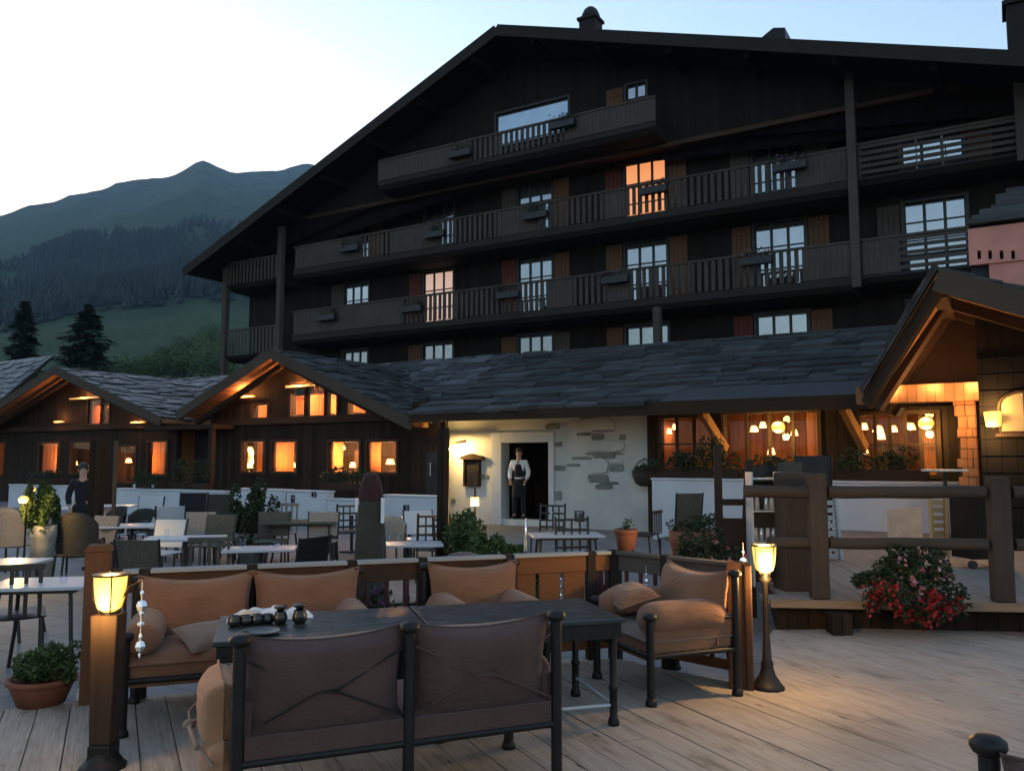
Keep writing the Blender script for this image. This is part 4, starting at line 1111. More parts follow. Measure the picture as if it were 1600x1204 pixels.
# beam over the opening, warm lit, back boards and posts
b0 = pv(1386, 612, 15.4); b1 = pv(1531, 612, 15.4); zb0 = pv(1460, 627, 15.4)[2]; zb1 = pv(1460, 599, 15.4)[2]
MB().box(b0[0] - .5, b1[0], 15.4, 15.62, zb0, zb1).build('lintel_beam', M['warm_boards'], porch, 'b', bevel=.01)
lft = lambda x: lfz + (x - lfu) * (pkz - lfz) / (pku - lfu)
xa = lfu + (zb1 + .3 - lfz) * (pku - lfu) / (pkz - lfz)
MB().prism([(xa, zb1 + .02), (sw0_ := pv(1533, 700, 15.0)[0], zb1 + .02), (sw0_, pkz - .43 * (sw0_ - pku) - .2), (pku, pkz - .2)], 'y', 16.0, 16.06).build('back_boards', M['timber_x'], porch, 'b')
# shingled pillar
pa = pv(1492, 700, 15.55)[0]; pb = pv(1531, 700, 15.55)[0]
pl = MB().box(pa + .05, pb - .02, 15.62, 15.95, PZ, zb0).build('pillar', M['beam_brown'], porch, 'b')
mb = MB(); rr = random.Random(6); zz = pv(1510, 820, 15.5)[2]
while zz < zb0 - .02:
    h = rr.uniform(.14, .22); x = pa + rr.uniform(0, .12)
    while x < pb - .03:
        ww = min(rr.uniform(.12, .3), pb - .02 - x); mb.box(x, x + ww - .008, 15.55 + rr.uniform(0, .03), 15.62, zz, min(zz + h - .008, zb0)); x += ww
    zz += h
mb.build('shingles', M['warm_boards'], pl, 'b', bevel=.004)
# side wall of the porch, dark boards, at the right edge
sw0 = pv(1533, 700, 15.0)[0]
MB().holed(sw0, 5.2, PZ - .37, 3.3, 15.0, 15.25, []).build('side_wall', M['hotel_wood'], porch, 'b')
mb = MB()
for i in range(12): mb.box(sw0 + .002, 5.2, 14.975, 15.0, .1 + i * .26, .1 + i * .26 + .235)
mb.build('cladding', M['hotel_wood'], porch, 'b', bevel=.004)
mb = MB().prism([(sw0, 3.3), (5.2, 3.3), (5.2, RZ - .3), (sw0, pkz - .43 * (sw0 - pku) - .3)], 'y', 15.02, 15.2); mb.build('gable_wall', M['timber'], porch, 'b')
# wall sconce on the side wall
u, v, z = pv(1552, 656, 14.8)
t = bthing('wall_sconce', 'square glowing sconce on the dark board wall at the right edge', 'sconce', u, 14.8, z)
MB().lathe([(.1, -.1), (.13, .13)], (0, 0, 0), 16).build('lamp_shade', M['glow_lamp'], t)
MB().box(-.06, .06, .1, .18, -.1, .08).box(-.02, .02, .0, .15, -.13, -.1).build('bracket', M['iron_soft'], t)
light('bulb_light', (0, -.05, .2), 7, (1, .6, .2), .06, t); light('bulb_light', (-.05, -.12, -.22), 7, (1, .6, .2), .06, t)
a = pv(1563, 676, 14.95); b = pv(1640, 622, 14.95)
t = bthing('arched_window', 'arched window glowing pale yellow at the right edge beside the square sconce', 'window', (a[0] + b[0]) / 2, 14.95, a[2])
hw = (b[0] - a[0]) / 2; hz = b[2] - a[2]
arch = [(-hw, 0), (hw, 0)] + [(hw * math.cos(k * math.pi / 12), hz - .1 + .22 * math.sin(k * math.pi / 12)) for k in range(13)]
MB().prism(arch, 'y', -.012, .01).build('pane', emit('lit frosted pane', (1, .55, .18), .04, (.3, .22, .1)), t)
mb = MB(); ring = [(x, -.02, z_) for x, z_ in arch[1:]] + [(-hw, -.02, 0), (hw, -.02, 0)]; mb.tube(ring, .025, 8); mb.box(-hw - .06, hw + .06, -.07, .01, -.06, -.012); mb.box(-.012, .012, -.022, -.013, 0, hz + .1)
mb.build('frame', M['beam_brown'], t)
# hidden uplight of the porch: strip on the lintel
a = pv(1430, 626, 15.7)
MB().box(a[0] - .4, a[0] + .9, 15.66, 15.72, zb0 + .03, zb0 + .08).build('uplight', M['glow_slit'], porch, 'b')
for du in (-.3, .3, .9):
    blight('strip_light', a[0] + du, 15.3, zb1 - .05, 4, porch, color=(1, .5, .2), radius=.1)
blight('strip_light', a[0] + .7, 15.2, zb0 - .25, 6, porch, color=(1, .45, .15), radius=.08)
# salmon chimney with slotted vents
c0 = pv(1515, 420, 16.6); c1 = pv(1640, 420, 16.6); zt = pv(1560, 352, 16.6)[2]; zb = pv(1560, 436, 16.6)[2]; zm = pv(1540, 412, 16.6)[2]
t = bthing('chimney_stack', 'salmon pink plastered chimney with four slot vents and stepped slate cap', 'chimney', (c0[0] + c1[0]) / 2, 17.2, zb)
M['salmon'] = plain('salmon pink plaster', (.62, .26, .2), .9, .2, .1, 3, .4, bscale=20)
hs = []
for x in (1530, 1547, 1565, 1583, 1603, 1622):
    a = pv(x - 2.5, 405, 16.6); b = pv(x + 2.5, 391, 16.6); hs.append((a[0], b[0], a[2], b[2]))
MB().holed(c0[0], c1[0], zm, zt, 16.6, 16.75, hs).build('vent_wall', M['salmon'], t, 'b')
MB().box(c0[0] + .3, c1[0], 16.64, 16.8, zb - .35, zm).build('plinth', M['salmon'], t, 'b')
MB().box(c0[0] + .02, c1[0], 16.76, 17.9, zb - .5, zt).build('core', M['black'], t, 'b')
mb = MB(); k = 0
for (x, y0, y1) in ((1513, 352, 343), (1518, 343, 336), (1530, 335, 326), (1548, 325, 318), (1556, 317, 300), (1572, 299, 290)):
    a = pv(x, y0, 16.55); b = pv(x, y1, 16.55); mb.box(a[0], c1[0] + .1, 16.5 + .04 * k, 18, a[2], b[2] - .006); k += 1
mb.build('cap', M['slate'], t, 'b', bevel=.012)
# slate roof below the chimney (rest of the right wing)
rwing = bthing('right_wing', 'slate roofed wing behind the porch carrying the salmon chimney', 'wing', 3, 17.5, -.1)
z_ = pv(1600, 470, 14.6)[2]
mb = MB().hexa([(pku + .6, 15.6, pkz - .62), (8, 15.6, pkz - .62), (8, 19.5, pkz + 1.1), (pku + .6, 19.5, pkz + 1.1), (pku + .6, 15.6, pkz - .5), (8, 15.6, pkz - .5), (8, 19.5, pkz + 1.22), (pku + .6, 19.5, pkz + 1.22)])
rf = mb.build('roof', M['timber_x'], rwing, 'b')
slates(MB(), (pku + .6, 15.6, pkz - .48), (1, 0, 0), (0, 3.9, 1.72), 7.4 - pku, 4.26, random.Random(12), .4, .5, .035).build('slates', M['slate'], rf, 'b')
MB().box(sw0 + .6, 7.8, 15.8, 16, -.1, pkz - .6).build('wall', M['timber'], rwing, 'b')

# ================================================================== LOW WHITE WALLS
def white_wall(px0, px1, ytop, V, label, th=.3, px_top2=None):
    a = pv(px0, ytop, V); b = pv(px1, ytop, V)
    t = bthing('parapet_wall', label, 'wall', (a[0] + b[0]) / 2, V, -.1, 'white rendered parapets along the terrace')
    MB().box(a[0], b[0], V, V + th, -.1, a[2] - .05).build('wall', M['white_wall'], t, 'b', bevel=.02)
    MB().box(a[0] - .02, b[0] + .02, V - .02, V + th + .02, a[2] - .05, a[2]).build('coping', M['white_wall'], t, 'b', bevel=.015)
    return t
VP = 16.4
white_wall(14, 117, 756, VP, 'white parapet stretch at the far left before the left lodge')
knob_wall = white_wall(182, 352, 762, VP, 'white parapet stretch with two rounded knobs before the lodges')
white_wall(362, 446, 762, VP, 'white parapet stretch behind the round grey bush')
white_wall(448, 510, 765, VP - .3, 'taller white parapet block with two small vents')
white_wall(510, 568, 778, VP - .3, 'lower white parapet step beside the covered heater')
white_wall(600, 688, 772, VP - .3, 'white parapet stretch right of the covered heater before the dark door')
white_wall(1018, 1176, 746, 17.0, 'white parapet under the dark plants right of the plaster wall')
white_wall(1180, 1502, 749, 17.0, 'white parapet behind the log rail under the porch')
for px in (216, 245):
    u, v, z = pv(px, 762, VP + .15)
    MB().lathe([(.13, 0), (.16, .05), (.15, .1), (.09, .15), (.001, .165)], (u, VP + .15, z), 14).build('knob', M['white_wall'], knob_wall, 'b')
for i, (px, py, V, lab) in enumerate(((458, 781, VP - .3, 'tall narrow vent plate on the white parapet block'), (491, 772, VP - .3, 'small dark square vent on the white parapet block'), (70, 761, VP, 'small dark spot vent on the far left parapet'), (635, 793, VP - .3, 'curled iron letter like bracket on the parapet by the heater'))):
    u, v, z = pv(px, py, V)
    t = bthing('wall_vent', lab, 'vent', u, V - .012, z, 'vents on the white parapets')
    mb = MB(); s = .08 if i != 0 else .06; hh_ = .07 if i else .13
    mb.holed(-s, s, -hh_, hh_, -.01, .01, [(-s * .6, s * .6, -hh_ * .7, hh_ * .7)]); mb.box(-s * .5, s * .1, -.008, .01, -hh_ * .5, hh_ * .4)
    mb.build('frame', M['iron_soft'], t)
# plants in front of the right hand windows and lodge parapets
rp = random.Random(77)
def trough(px, py, V, L, h, label, n=420, mat='leaf_dark', fl=None, grp='dark planted troughs along the terrace walls'):
    u, v, z = pv(px, py, V)
    t = bthing('planter', label, 'planter', u, V, z, grp)
    MB().box(-L / 2, L / 2, -.14, .14, -.0, .2).build('trough', M['timber_x'], t, bevel=.01)
    mb = MB(); planter_plants(mb, 0, 0, .22, L, .3, h, n, rp); mb.build('plant', M[mat], t)
    if fl: mb = MB(); planter_plants(mb, 0, -.05, .28, L, .3, h, 60, rp); mb.build('flowers', M[fl], t)
    return t
trough(1050, 746, 17.15, 1.1, .35, 'planted trough on the parapet below the first restaurant window', 700)
trough(1120, 746, 17.15, .9, .6, 'taller planted trough beside the timber brace', 700)
trough(1200, 749, 17.15, 1.0, .3, 'trough with small white blooms before the middle window band', 400)
trough(1378, 750, 17.15, 1.6, .5, 'wide dark planted trough under the porch windows', 900)
trough(236, 762, VP + .15, 1.2, .35, 'dark plants on the parapet between the left lodges')
trough(70, 757, VP + .15, 1.6, .3, 'drooping dark plants on the far left parapet')
trough(300, 765, VP + .5, 1.6, .8, 'tall dark shrubs before the covered passage', 900)
trough(535, 765, VP + .5, 1.4, .45, 'dark planted trough under the third lodge window', 600)
# ================================================================== DECK FENCE
FD = Vector((0.945, 0.327, 0)).normalized(); FN = Vector((FD.y, -FD.x, 0))       # FN points to the viewer's side
M['rail_cap'] = wood('silvered rail cap', (0.285, 0.27, 0.255), 'x', contrast=.2)
M['fence_brown_glow'] = wood('glow tinted brown fence board', (.17, .068, .028), 'x', contrast=.25)  # orange brown boards, lamp glow painted into their colour
M['fence_mid'] = wood('shaded brown fence board', (.07, .034, .02), 'x', contrast=.25)  # darker copy of the same boards, shade painted into its colour
M['rail_grey'] = wood('grey brown rail board', (.085, .07, .06), 'x', contrast=.3)
M['fence_dark'] = wood('dark fence post', (0.03, 0.021, 0.0168), 'z')
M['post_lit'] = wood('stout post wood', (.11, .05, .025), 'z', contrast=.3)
M['fence_red'] = wood('dark red baluster', (0.07, 0.028, 0.0245), 'z')
def fence(p0, p1, label, posts, style, capm='rail_cap', z1=.85, board='fence_brown_glow'):
    p0 = Vector((*p0, 0)); p1 = Vector((*p1, 0)); d = (p1 - p0); L = d.length; a = math.atan2(d.y, d.x)
    t = thing('deck_fence', label, 'fence', (p0.x, p0.y, 0), a, 'fence along the deck edge')
    for k, x in enumerate(posts):
        x *= L
        MB().box(x - .035, x + .035, -.04, .035, -.14, z1 + .012).build('post', M['fence_dark'], t, bevel=.005)
    xs = [q * L for q in posts]
    for a_, b_, st in zip(xs, xs[1:], style):
        a_ += .036; b_ -= .036
        MB().box(a_, b_, -.055, .05, z1 - .02, z1 + .006).build('rail_cap', M[capm], t, bevel=.004)
        MB().box(a_, b_, -.02, .02, z1 - .15, z1 - .025).build('top_board', M[board if board != 'fence_brown_glow' or a_ > 2.7 else 'fence_mid'], t, bevel=.004)
        MB().box(a_, b_, -.02, .02, .08, .15).build('bottom_rail', M['fence_brown_glow'], t, bevel=.004)
        mb = MB()
        if st == 'boards':
            n_ = max(2, int((b_ - a_) / .2)); w_ = (b_ - a_) / n_
            for i in range(n_): mb.box(a_ + i * w_ + .012, a_ + (i + 1) * w_ - .02, -.012, .012, .152, z1 - .152)
            mb.build('boards', M['fence_brown_glow' if a_ > 2.7 else 'fence_mid'], t, bevel=.003)
        else:
            n_ = max(3, int((b_ - a_) / .125)); w_ = (b_ - a_) / n_
            for i in range(n_):
                mb.lathe([(.017, .15), (.022, .2), (.014, .24), (.03, .34), (.034, .42), (.018, .52), (.024, .56), (.016, .6), (.018, z1 - .15)], (a_ + (i + .5) * w_, 0, 0), 8)
            mb.build('balusters', M['fence_red'], t)
    return t
Q = lambda s: (-2.79 + FD.x * s, 5.70 + FD.y * s)
LT = 3.78
def fpx(px):                      # distance along the fence line seen at image column px
    k = (px - 800) / F; return (k * 5.70 + 2.79) / (FD.x - k * FD.y)
pts = [fpx(x) / LT for x in (236, 400, 553, 661, 794, 920, 955)]
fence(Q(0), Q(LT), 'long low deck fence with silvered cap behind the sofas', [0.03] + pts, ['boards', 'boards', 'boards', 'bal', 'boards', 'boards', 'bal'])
C0 = Q(fpx(955)); E0 = (1.66, 6.14)
fence(C0, E0, 'short slanting fence with dark cap behind the single armchair', [0.03, .45, 1.0], ['bal', 'bal'], 'rail_grey', board='rail_grey')
# stout post at the left end, and the slatted end post by the right lamp
t = thing('fence_post', 'stout square orange lit post at the left end of the deck fence', 'post', (Q(.0)[0], Q(.0)[1], 0), math.atan2(FD.y, FD.x))
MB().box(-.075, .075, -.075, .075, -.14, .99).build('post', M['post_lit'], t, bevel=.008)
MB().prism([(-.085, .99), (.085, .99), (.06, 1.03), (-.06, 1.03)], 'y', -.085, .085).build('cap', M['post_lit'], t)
t = thing('fence_post', 'tall brown board post at the right end of the slanting fence', 'post', (1.60, 6.02, 0), -.3)
MB().box(-.07, .05, -.04, .04, 0, .88).box(.055, .1, -.05, .05, 0, .86).build('post', M['fence_mid'], t, bevel=.006)
# ================================================================== DECK LANTERNS
def deck_lamp(x, y, zt, label, rp_, power, tall=1.0):
    t = thing('deck_lantern', label, 'lantern', (x, y, 0), 0, 'amber glass lanterns on iron poles')
    prof = [(.115, 0), (.12, .012), (.1, .03), (.06, .09), (.042, .15), (.046, .17), (.034, .2), (.026 * rp_, .4), (.024 * rp_, zt - .26), (.05, zt - .235), (.03, zt - .21), (.045, zt - .19)]
    MB().lathe(prof, (0, 0, 0), 10).build('pole', M['iron_soft'], t)
    g = MB().lathe([(.03, zt - .19), (.06, zt - .17), (.073, zt - .12), (.08, zt - .06), (.084, zt), (.078, zt), (.07, zt - .1), (.05, zt - .165)], (0, 0, 0), 18).build('lamp_shade', M['glow_lamp'], t)
    mb = MB()
    for k in range(4):
        a = k * math.pi / 2 + .5; mb.tube([(.045 * math.cos(a), .045 * math.sin(a), zt - .2), (.08 * math.cos(a), .08 * math.sin(a), zt - .12), (.09 * math.cos(a), .09 * math.sin(a), zt + .01)], .004, 6)
    mb.lathe([(.088, zt - .004), (.094, zt), (.088, zt + .006)], (0, 0, 0), 18)
    mb.build('cage', M['iron_soft'], t)
    MB().ball((0, 0, zt - .09), .03, sz=1.4).build('bulb', M['glow_core'], t)
    light('bulb_light', (0, 0, zt + .03), power, (1, .6, .2), .05, t)
    light('bulb_light', (0.0, -.16, zt - .2), power * .35, (1, .6, .2), .03, t)
    return t
t = deck_lamp(-2.135, 4.50, .99, 'amber lantern on a broad brown wooden post at the left', 1.2, 5)
MB().hexa([(-.055, -.055, .13), (.055, -.055, .13), (.055, .055, .13), (-.055, .055, .13), (-.072, -.06, .79), (.072, -.06, .79), (.072, .06, .79), (-.072, .06, .79)]).build('wood_post', wood('lit brown post', (.045, .027, .017), 'z'), t, bevel=.008)
MB().tube([(.03, 0, .8), (.10, 0, .93), (.17, 0, .965)], .005, 6).build('hook', M['iron_soft'], t)
MB().box(-.06, .06, -.06, .06, 0, .13).build('foot', M['iron_soft'], t, bevel=.01)
deck_lamp(1.80, 6.02, .99, 'amber lantern with flared foot beside the single armchair', .85, 20)
# crystal ornaments hanging on cords
def ornament(x, y, z, label, s=1.0):
    t = thing('crystal_ornament', label, 'ornament', (x, y, z), 0, 'strings of crystal drops hung around the deck')
    MB().tube([(0, 0, .05), (0, 0, -.36 * s)], .0025, 5).build('cord', M['white_top'], t)
    mb = MB()
    for zz, r, sz in ((-.02, .012, 1.6), (-.09, .032, 1.1), (-.13, .014, 1.3), (-.19, .022, .7), (-.26, .011, 2), (-.31, .03, 1.1), (-.36, .009, 2)):
        mb.ball((0, 0, zz * s), r * s, 6, 4, sz=sz)
    o = mb.build('drop', M['crystal_drop'], t)
    for p in o.data.polygons: p.use_smooth = False
    return t
ornament(-1.965, 4.50, .915, 'crystal string hanging beside the left amber lantern', .95)
q = Q(fpx(876)); ornament(q[0], q[1] + .1, .76, 'crystal string hanging in a gap of the brown board fence', 1.0)
q = Q(fpx(927)); ornament(q[0], q[1] + .12, .76, 'crystal string hanging by the fence corner', 1.1)
ornament(1.05, 6.62, .72, 'small crystal string hanging under the slanting fence rail', .7)
ornament(1.76, 6.42, .92, 'glinting crystal bunch on the cord behind the right lantern', 1.0)
q = Q(fpx(556)); ornament(q[0], q[1] - .1, .74, 'crystal string at the right end of the back sofa', .7)

# ================================================================== SEATING
def pillow(mb, c, sx, sy, sz, rotx=0.0, rotz=0.0, pinch=.12, seed=0, n=16, roty=0.0, sag=0.0):
    # puffed rectangular cushion: sx wide (x), sy thick (y), sz tall (z)
    Mx = Matrix.Translation(Vector(c)) @ Matrix.Rotation(rotz, 4, 'Z') @ Matrix.Rotation(roty, 4, 'Y') @ Matrix.Rotation(rotx, 4, 'X')
    for side in (-1, 1):
        vs = []; fs = []
        for i in range(n + 1):
            for j in range(n + 1):
                a = -1 + 2 * i / n; b = -1 + 2 * j / n
                k = 1 - pinch * (1 - abs(a) ** 2) * 0
                ex = a * (1 - pinch * .5 * (1 - b * b) * abs(a) ** 6 ); ez = b * (1 - pinch * .5 * (1 - a * a) * abs(b) ** 6)
                puff = (max(0, 1 - abs(a) ** 3.2) * max(0, 1 - abs(b) ** 3.2)) ** .45
                wv = noise.noise(Vector((a * 1.7 + seed, b * 1.7, side * 3.1))) * .16 * puff + .05 * puff * noise.noise(Vector((a * 5 + seed, b * 4, side)))
                wv -= .10 * math.exp(-((abs(a) - .78 + .15 * b) / .07) ** 2) * (1 - abs(b)) * puff
                y = side * sy / 2 * (puff + wv)
                if sag and b > 0: ez -= sag * b * b * (1 - a * a)
                vs.append(Mx @ Vector((ex * sx / 2, y, ez * sz / 2)))
        for i in range(n):
            for j in range(n):
                q = (i * (n + 1) + j, (i + 1) * (n + 1) + j, (i + 1) * (n + 1) + j + 1, i * (n + 1) + j + 1)
                fs.append(q if side < 0 else q[::-1])
        mb.add(vs, fs, True)
        if side > 0:
            I = lambda i, j: vs[i * (n + 1) + j]
            rim = [I(i, 0) for i in range(n)] + [I(n, j) for j in range(n)] + [I(n - i, n) for i in range(n)] + [I(0, n - j) for j in range(n + 1)]
            mb.tube(rim, .006, 6, False)
    return mb
def bolster(mb, c, r, L, ang=0.0, seed=0):          # arm roll lying along y
    prof = []; n = 12
    vs = []; fs = []; m = 18
    for i in range(n + 1):
        f = i / n; rr = r * (1 - .16 * (2 * f - 1) ** 4) * (1 + .04 * noise.noise(Vector((f * 3, seed, 0))))
        if i in (0, n): rr = r * .72
        for k in range(m):
            t = 2 * math.pi * k / m
            z = rr * math.sin(t) * (1.0 if math.sin(t) > 0 else .8)
            y = -L / 2 + L * f
            p = Vector((rr * 1.0 * math.cos(t), y, z)); p = Matrix.Rotation(ang, 3, 'X') @ p
            vs.append(p + Vector(c))
    for i in range(n):
        for k in range(m): fs.append((i * m + k, (i + 1) * m + k, (i + 1) * m + (k + 1) % m, i * m + (k + 1) % m))
    a = len(vs); vs.append(Matrix.Rotation(ang, 3, 'X') @ Vector((0, -L / 2 - .012, 0)) + Vector(c)); vs.append(Matrix.Rotation(ang, 3, 'X') @ Vector((0, L / 2 + .012, 0)) + Vector(c))
    for k in range(m): fs.append((a, k, (k + 1) % m)); fs.append((a + 1, n * m + (k + 1) % m, n * m + k))
    mb.add(vs, fs, True); return mb
def iron_post(x, y, z1, r=.027, cap=True):
    mb = MB().tube([(x, y, 0), (x, y, z1)], r, 12)
    mb.lathe([(r * 1.4, 0), (r * 1.4, .02), (r, .05)], (x, y, 0), 12)
    if cap: mb.lathe([(r * .9, -.01), (r * 1.5, 0), (r * 1.75, .012), (r * 1.7, .03), (r * 1.1, .042), (.001, .046)], (x, y, z1), 14)
    return mb
def lounge(name, label, cat, loc, rz, n, Wd, D, back, arm, backh=.8, mats=('canvas', 'canvas', 'canvas_beige'), straps=False, group='cushioned iron lounge seats on the deck', armdrop=0, armr=.115, loose=None):
    """local: back along x at y=0, seat towards +y"""
    t = thing(name, label, cat, (loc[0], loc[1], 0), rz, group)
    xs = [-Wd / 2 + Wd * i / n for i in range(n + 1)]
    for x in xs: iron_post(x, 0, backh).build('leg', M['iron_soft'], t)
    for x in (-Wd / 2, Wd / 2): iron_post(x, D, .55).build('leg', M['iron_soft'], t)
    mb = MB()
    mb.tube([(-Wd / 2, 0, .31), (Wd / 2, 0, .31)], .018, 8); mb.tube([(-Wd / 2, D, .31), (Wd / 2, D, .31)], .018, 8)
    for x in (-Wd / 2, Wd / 2): mb.tube([(x, 0, .31), (x, D, .31)], .018, 8); mb.tube([(x, 0, .53), (x, D, .53)], .014, 8)
    for i in range(9):
        y = D * (i + .5) / 9; mb.box(-Wd / 2 + .02, Wd / 2 - .02, y - .022, y + .022, .315, .328)
    mb.build('frame', M['iron_soft'], t)
    for sgn in (-1, 1):
        x = sgn * (Wd / 2 - .035)
        if arm: MB().hexa([(x - .012, .03, .29), (x + .012, .03, .29), (x + .012, D - .03, .29), (x - .012, D - .03, .29), (x - .03, .03, .55), (x + .03, .03, .55), (x + .03, D - .03, .55), (x - .03, D - .03, .55)]).build('side_panel', M[mats[0]], t, bevel=.01)
    # valance of cloth below the seat
    MB().box(-Wd / 2 + .03, Wd / 2 - .03, -.006, .006, .32, .42).box(-Wd / 2 + .03, Wd / 2 - .03, D - .03, D - .012, .27, .40).build('seat_panel', M[mats[0]], t)
    for i in range(n):
        xc = (xs[i] + xs[i + 1]) / 2; sw = Wd / n - .04
        mb = MB(); pillow(mb, (xc, D * .52, .40), sw + .02, .15, D * .98, rotx=R(90), seed=i + 1, pinch=.05); mb.build('seat_cushion', M[mats[1]], t)
        mb = MB(); pillow(mb, (xc, .11, .59), sw + .035, .25, .50, rotx=R(10), seed=i * 3.3 + loc[0], pinch=.16, sag=.11); mb.build('back_cushion', M[mats[0]], t)
    if arm:
        for s in (-1, 1):
            mb = MB(); bolster(mb, (s * (Wd / 2 - armr * .75), D * .55, .50 + .03), armr, D * .9, 0, s); mb.build('arm_cushion', M[mats[0]], t)
    if straps:
        for i in range(n):
            a, b = xs[i] + .03, xs[i + 1] - .03; c = (a + b) / 2
            mb = MB()
            mb.tube([(a, .0, .74), (c - .05, -.02, .585), (c + .05, -.022, .575), (b, 0, .44)], .005, 6); mb.tube([(b, .0, .74), (c + .05, -.024, .59), (c - .05, -.02, .58), (a + .08, 0, .47)], .005, 6)
            if i == 0: mb.build('cross_strap', M['iron_soft'], t)
            else: mb.build('cross_strap', M['canvas_mauve'], t)
    return t
AF = math.atan2(FD.y, FD.x)
# front sofa seen from behind
s0 = lounge('sofa', 'two seat iron sofa seen from behind with crossed straps, nearest the viewer', 'sofa', (-.474, 3.94), R(22.5), 2, 1.50, .62, True, True, .81, ('canvas_mauve', 'canvas_mauve'), True)
M['canvas_glow'] = cloth('lamp glow canvas', (.34, .16, .08))  # brighter copy of the canvas, left lantern's glow painted into its colour
# knotted ties on its left side
mb = MB(); mb.tube([(-.80, .62, .52), (-.93, .5, .42), (-.92, .3, .36), (-.84, .05, .3)], .006, 6); mb.tube([(-.88, .58, .36), (-.93, .4, .38), (-.9, .2, .34)], .012, 6); mb.ball((-.93, .42, .38), .028)
mb.build('tie_cord', M['canvas_beige'], s0)
mb = MB(); pillow(mb, (-.80, .36, .47), .48, .2, .30, rotz=R(90), roty=0, seed=4, pinch=.2); mb.build('side_cushion', M['canvas_glow'], s0)
mb = MB(); pillow(mb, (-.80, .28, .22), .44, .16, .34, rotz=R(90), seed=9, pinch=.2); mb.build('lower_side_cushion', M['canvas_glow'], s0)
# two seat sofa against the fence
so_ = Q((fpx(236) + fpx(553)) / 2)
s1 = lounge('sofa', 'two seat tan sofa against the deck fence beside the left lantern', 'sofa', (so_[0] + FN.x * .13, so_[1] + FN.y * .13), AF + math.pi, 2, 1.46, .72, True, True, .78)
mb = MB(); pillow(mb, (.25, .5, .50), .4, .1, .3, rotx=R(70), rotz=.5, seed=2); mb.build('throw_cushion', M['canvas_beige'], s1)
so_ = Q((fpx(661) + fpx(794)) / 2)
s2 = lounge('armchair', 'tan armchair against the fence behind the middle of the tables', 'armchair', (so_[0] + FN.x * .13, so_[1] + FN.y * .13), AF + math.pi, 1, .70, .68, True, True, .79, ('canvas', 'canvas', 'canvas'))
s3 = lounge('armchair', 'big armchair with orange arm rolls at the right end of the tables', 'armchair', (1.40, 6.20), math.atan2(-.37, -.93) - R(90), 1, .76, .68, True, True, .80, ('canvas', 'canvas_beige'), armr=.12)
mb = MB(); pillow(mb, (.2, .50, .60), .5, .17, .3, rotx=R(75), rotz=-.2, seed=7); mb.build('throw_cushion', M['canvas'], s3)
p = pd(1540, 1172, 2.32)
s4 = lounge('armchair', 'corner of a chair back with a ball capped post at the bottom right', 'armchair', (p.x + .38, p.y - .05), R(174), 1, .76, .68, True, False, p.z, ('canvas_mauve', 'canvas_mauve'))

# ---- two dark low tables pushed together
TA = math.atan2(.66, 2.28)
def low_table(cx, cy, L, W_, H, label, inner):
    t = thing('coffee_table', label, 'table', (cx, cy, 0), TA, 'dark low tables pushed end to end')
    MB().box(-L / 2, L / 2, -W_ / 2, W_ / 2, H - .028, H).build('tabletop', M['tabletop'], t, bevel=.006)
    MB().box(-L / 2 + .02, L / 2 - .02, -W_ / 2 + .02, -W_ / 2 + .04, H - .12, H - .029).box(-L / 2 + .02, L / 2 - .02, W_ / 2 - .04, W_ / 2 - .02, H - .12, H - .029).box(-L / 2 + .02, -L / 2 + .04, -W_ / 2 + .041, W_ / 2 - .041, H - .12, H - .029).box(L / 2 - .04, L / 2 - .02, -W_ / 2 + .041, W_ / 2 - .041, H - .12, H - .029).build('apron', M['iron_soft'], t)
    for sx in (-1, 1):
        for sy in (-1, 1):
            x, y = sx * (L / 2 - .06), sy * (W_ / 2 - .06)
            MB().lathe([(.034, 0), (.034, .03), (.024, .05), (.024, .2), (.029, .21), (.029, .23), (.022, .24), (.024, H - .12), (.03, H - .03)], (x, y, 0), 12).build('leg', M['iron_soft'], t)
    MB().tube([(-L / 2 + .06, -W_ / 2 + .06, .12), (L / 2 - .06, -W_ / 2 + .06, .12)], .01, 8).tube([(L / 2 - .06, -W_ / 2 + .06, .12), (L / 2 - .06, W_ / 2 - .06, .12)], .01, 8).build('stretcher', M['white_top'], t)
    return t
n = NT('worn grey table slab', .38, .5)
a_ = n.noise(n.co, 4, 6, .65); b_ = n.noise(n.map((1.5, 7, 1)), 3, 5, .7)
n.color(n.mix(n.ramp(b_, [(.58, (0, 0, 0)), (.72, (.5, .5, .5))]), n.ramp(a_, [(.3, (.014, .017, .018)), (.7, (.03, .034, .036))]), (.1, .1, .1)))
rr_ = n.ramp(b_, [(.4, (.28, .28, .28)), (.7, (.6, .6, .6))]); n.l(rr_, n.b.inputs['Roughness']); n.bump(a_, .3, .003)
M['tabletop'] = n.m
dt = Vector((math.cos(TA), math.sin(TA), 0)); nt_ = Vector((-dt.y, dt.x, 0))
f0 = Vector((-1.60, 4.50, 0)); TW = .78
c1_ = f0 + dt * .60 + nt_ * (TW / 2); c2_ = f0 + dt * 1.79 + nt_ * (TW / 2)
T1 = low_table(c1_.x, c1_.y, 1.17, TW, .64, 'left dark low table carrying the black pots and white cloth', 0)
T2 = low_table(c2_.x, c2_.y, 1.19, TW, .641, 'right dark low table, bare, with two iron legs in view', 1)
def on_table(px, py, Z=.64): return pz(px, py, Z)
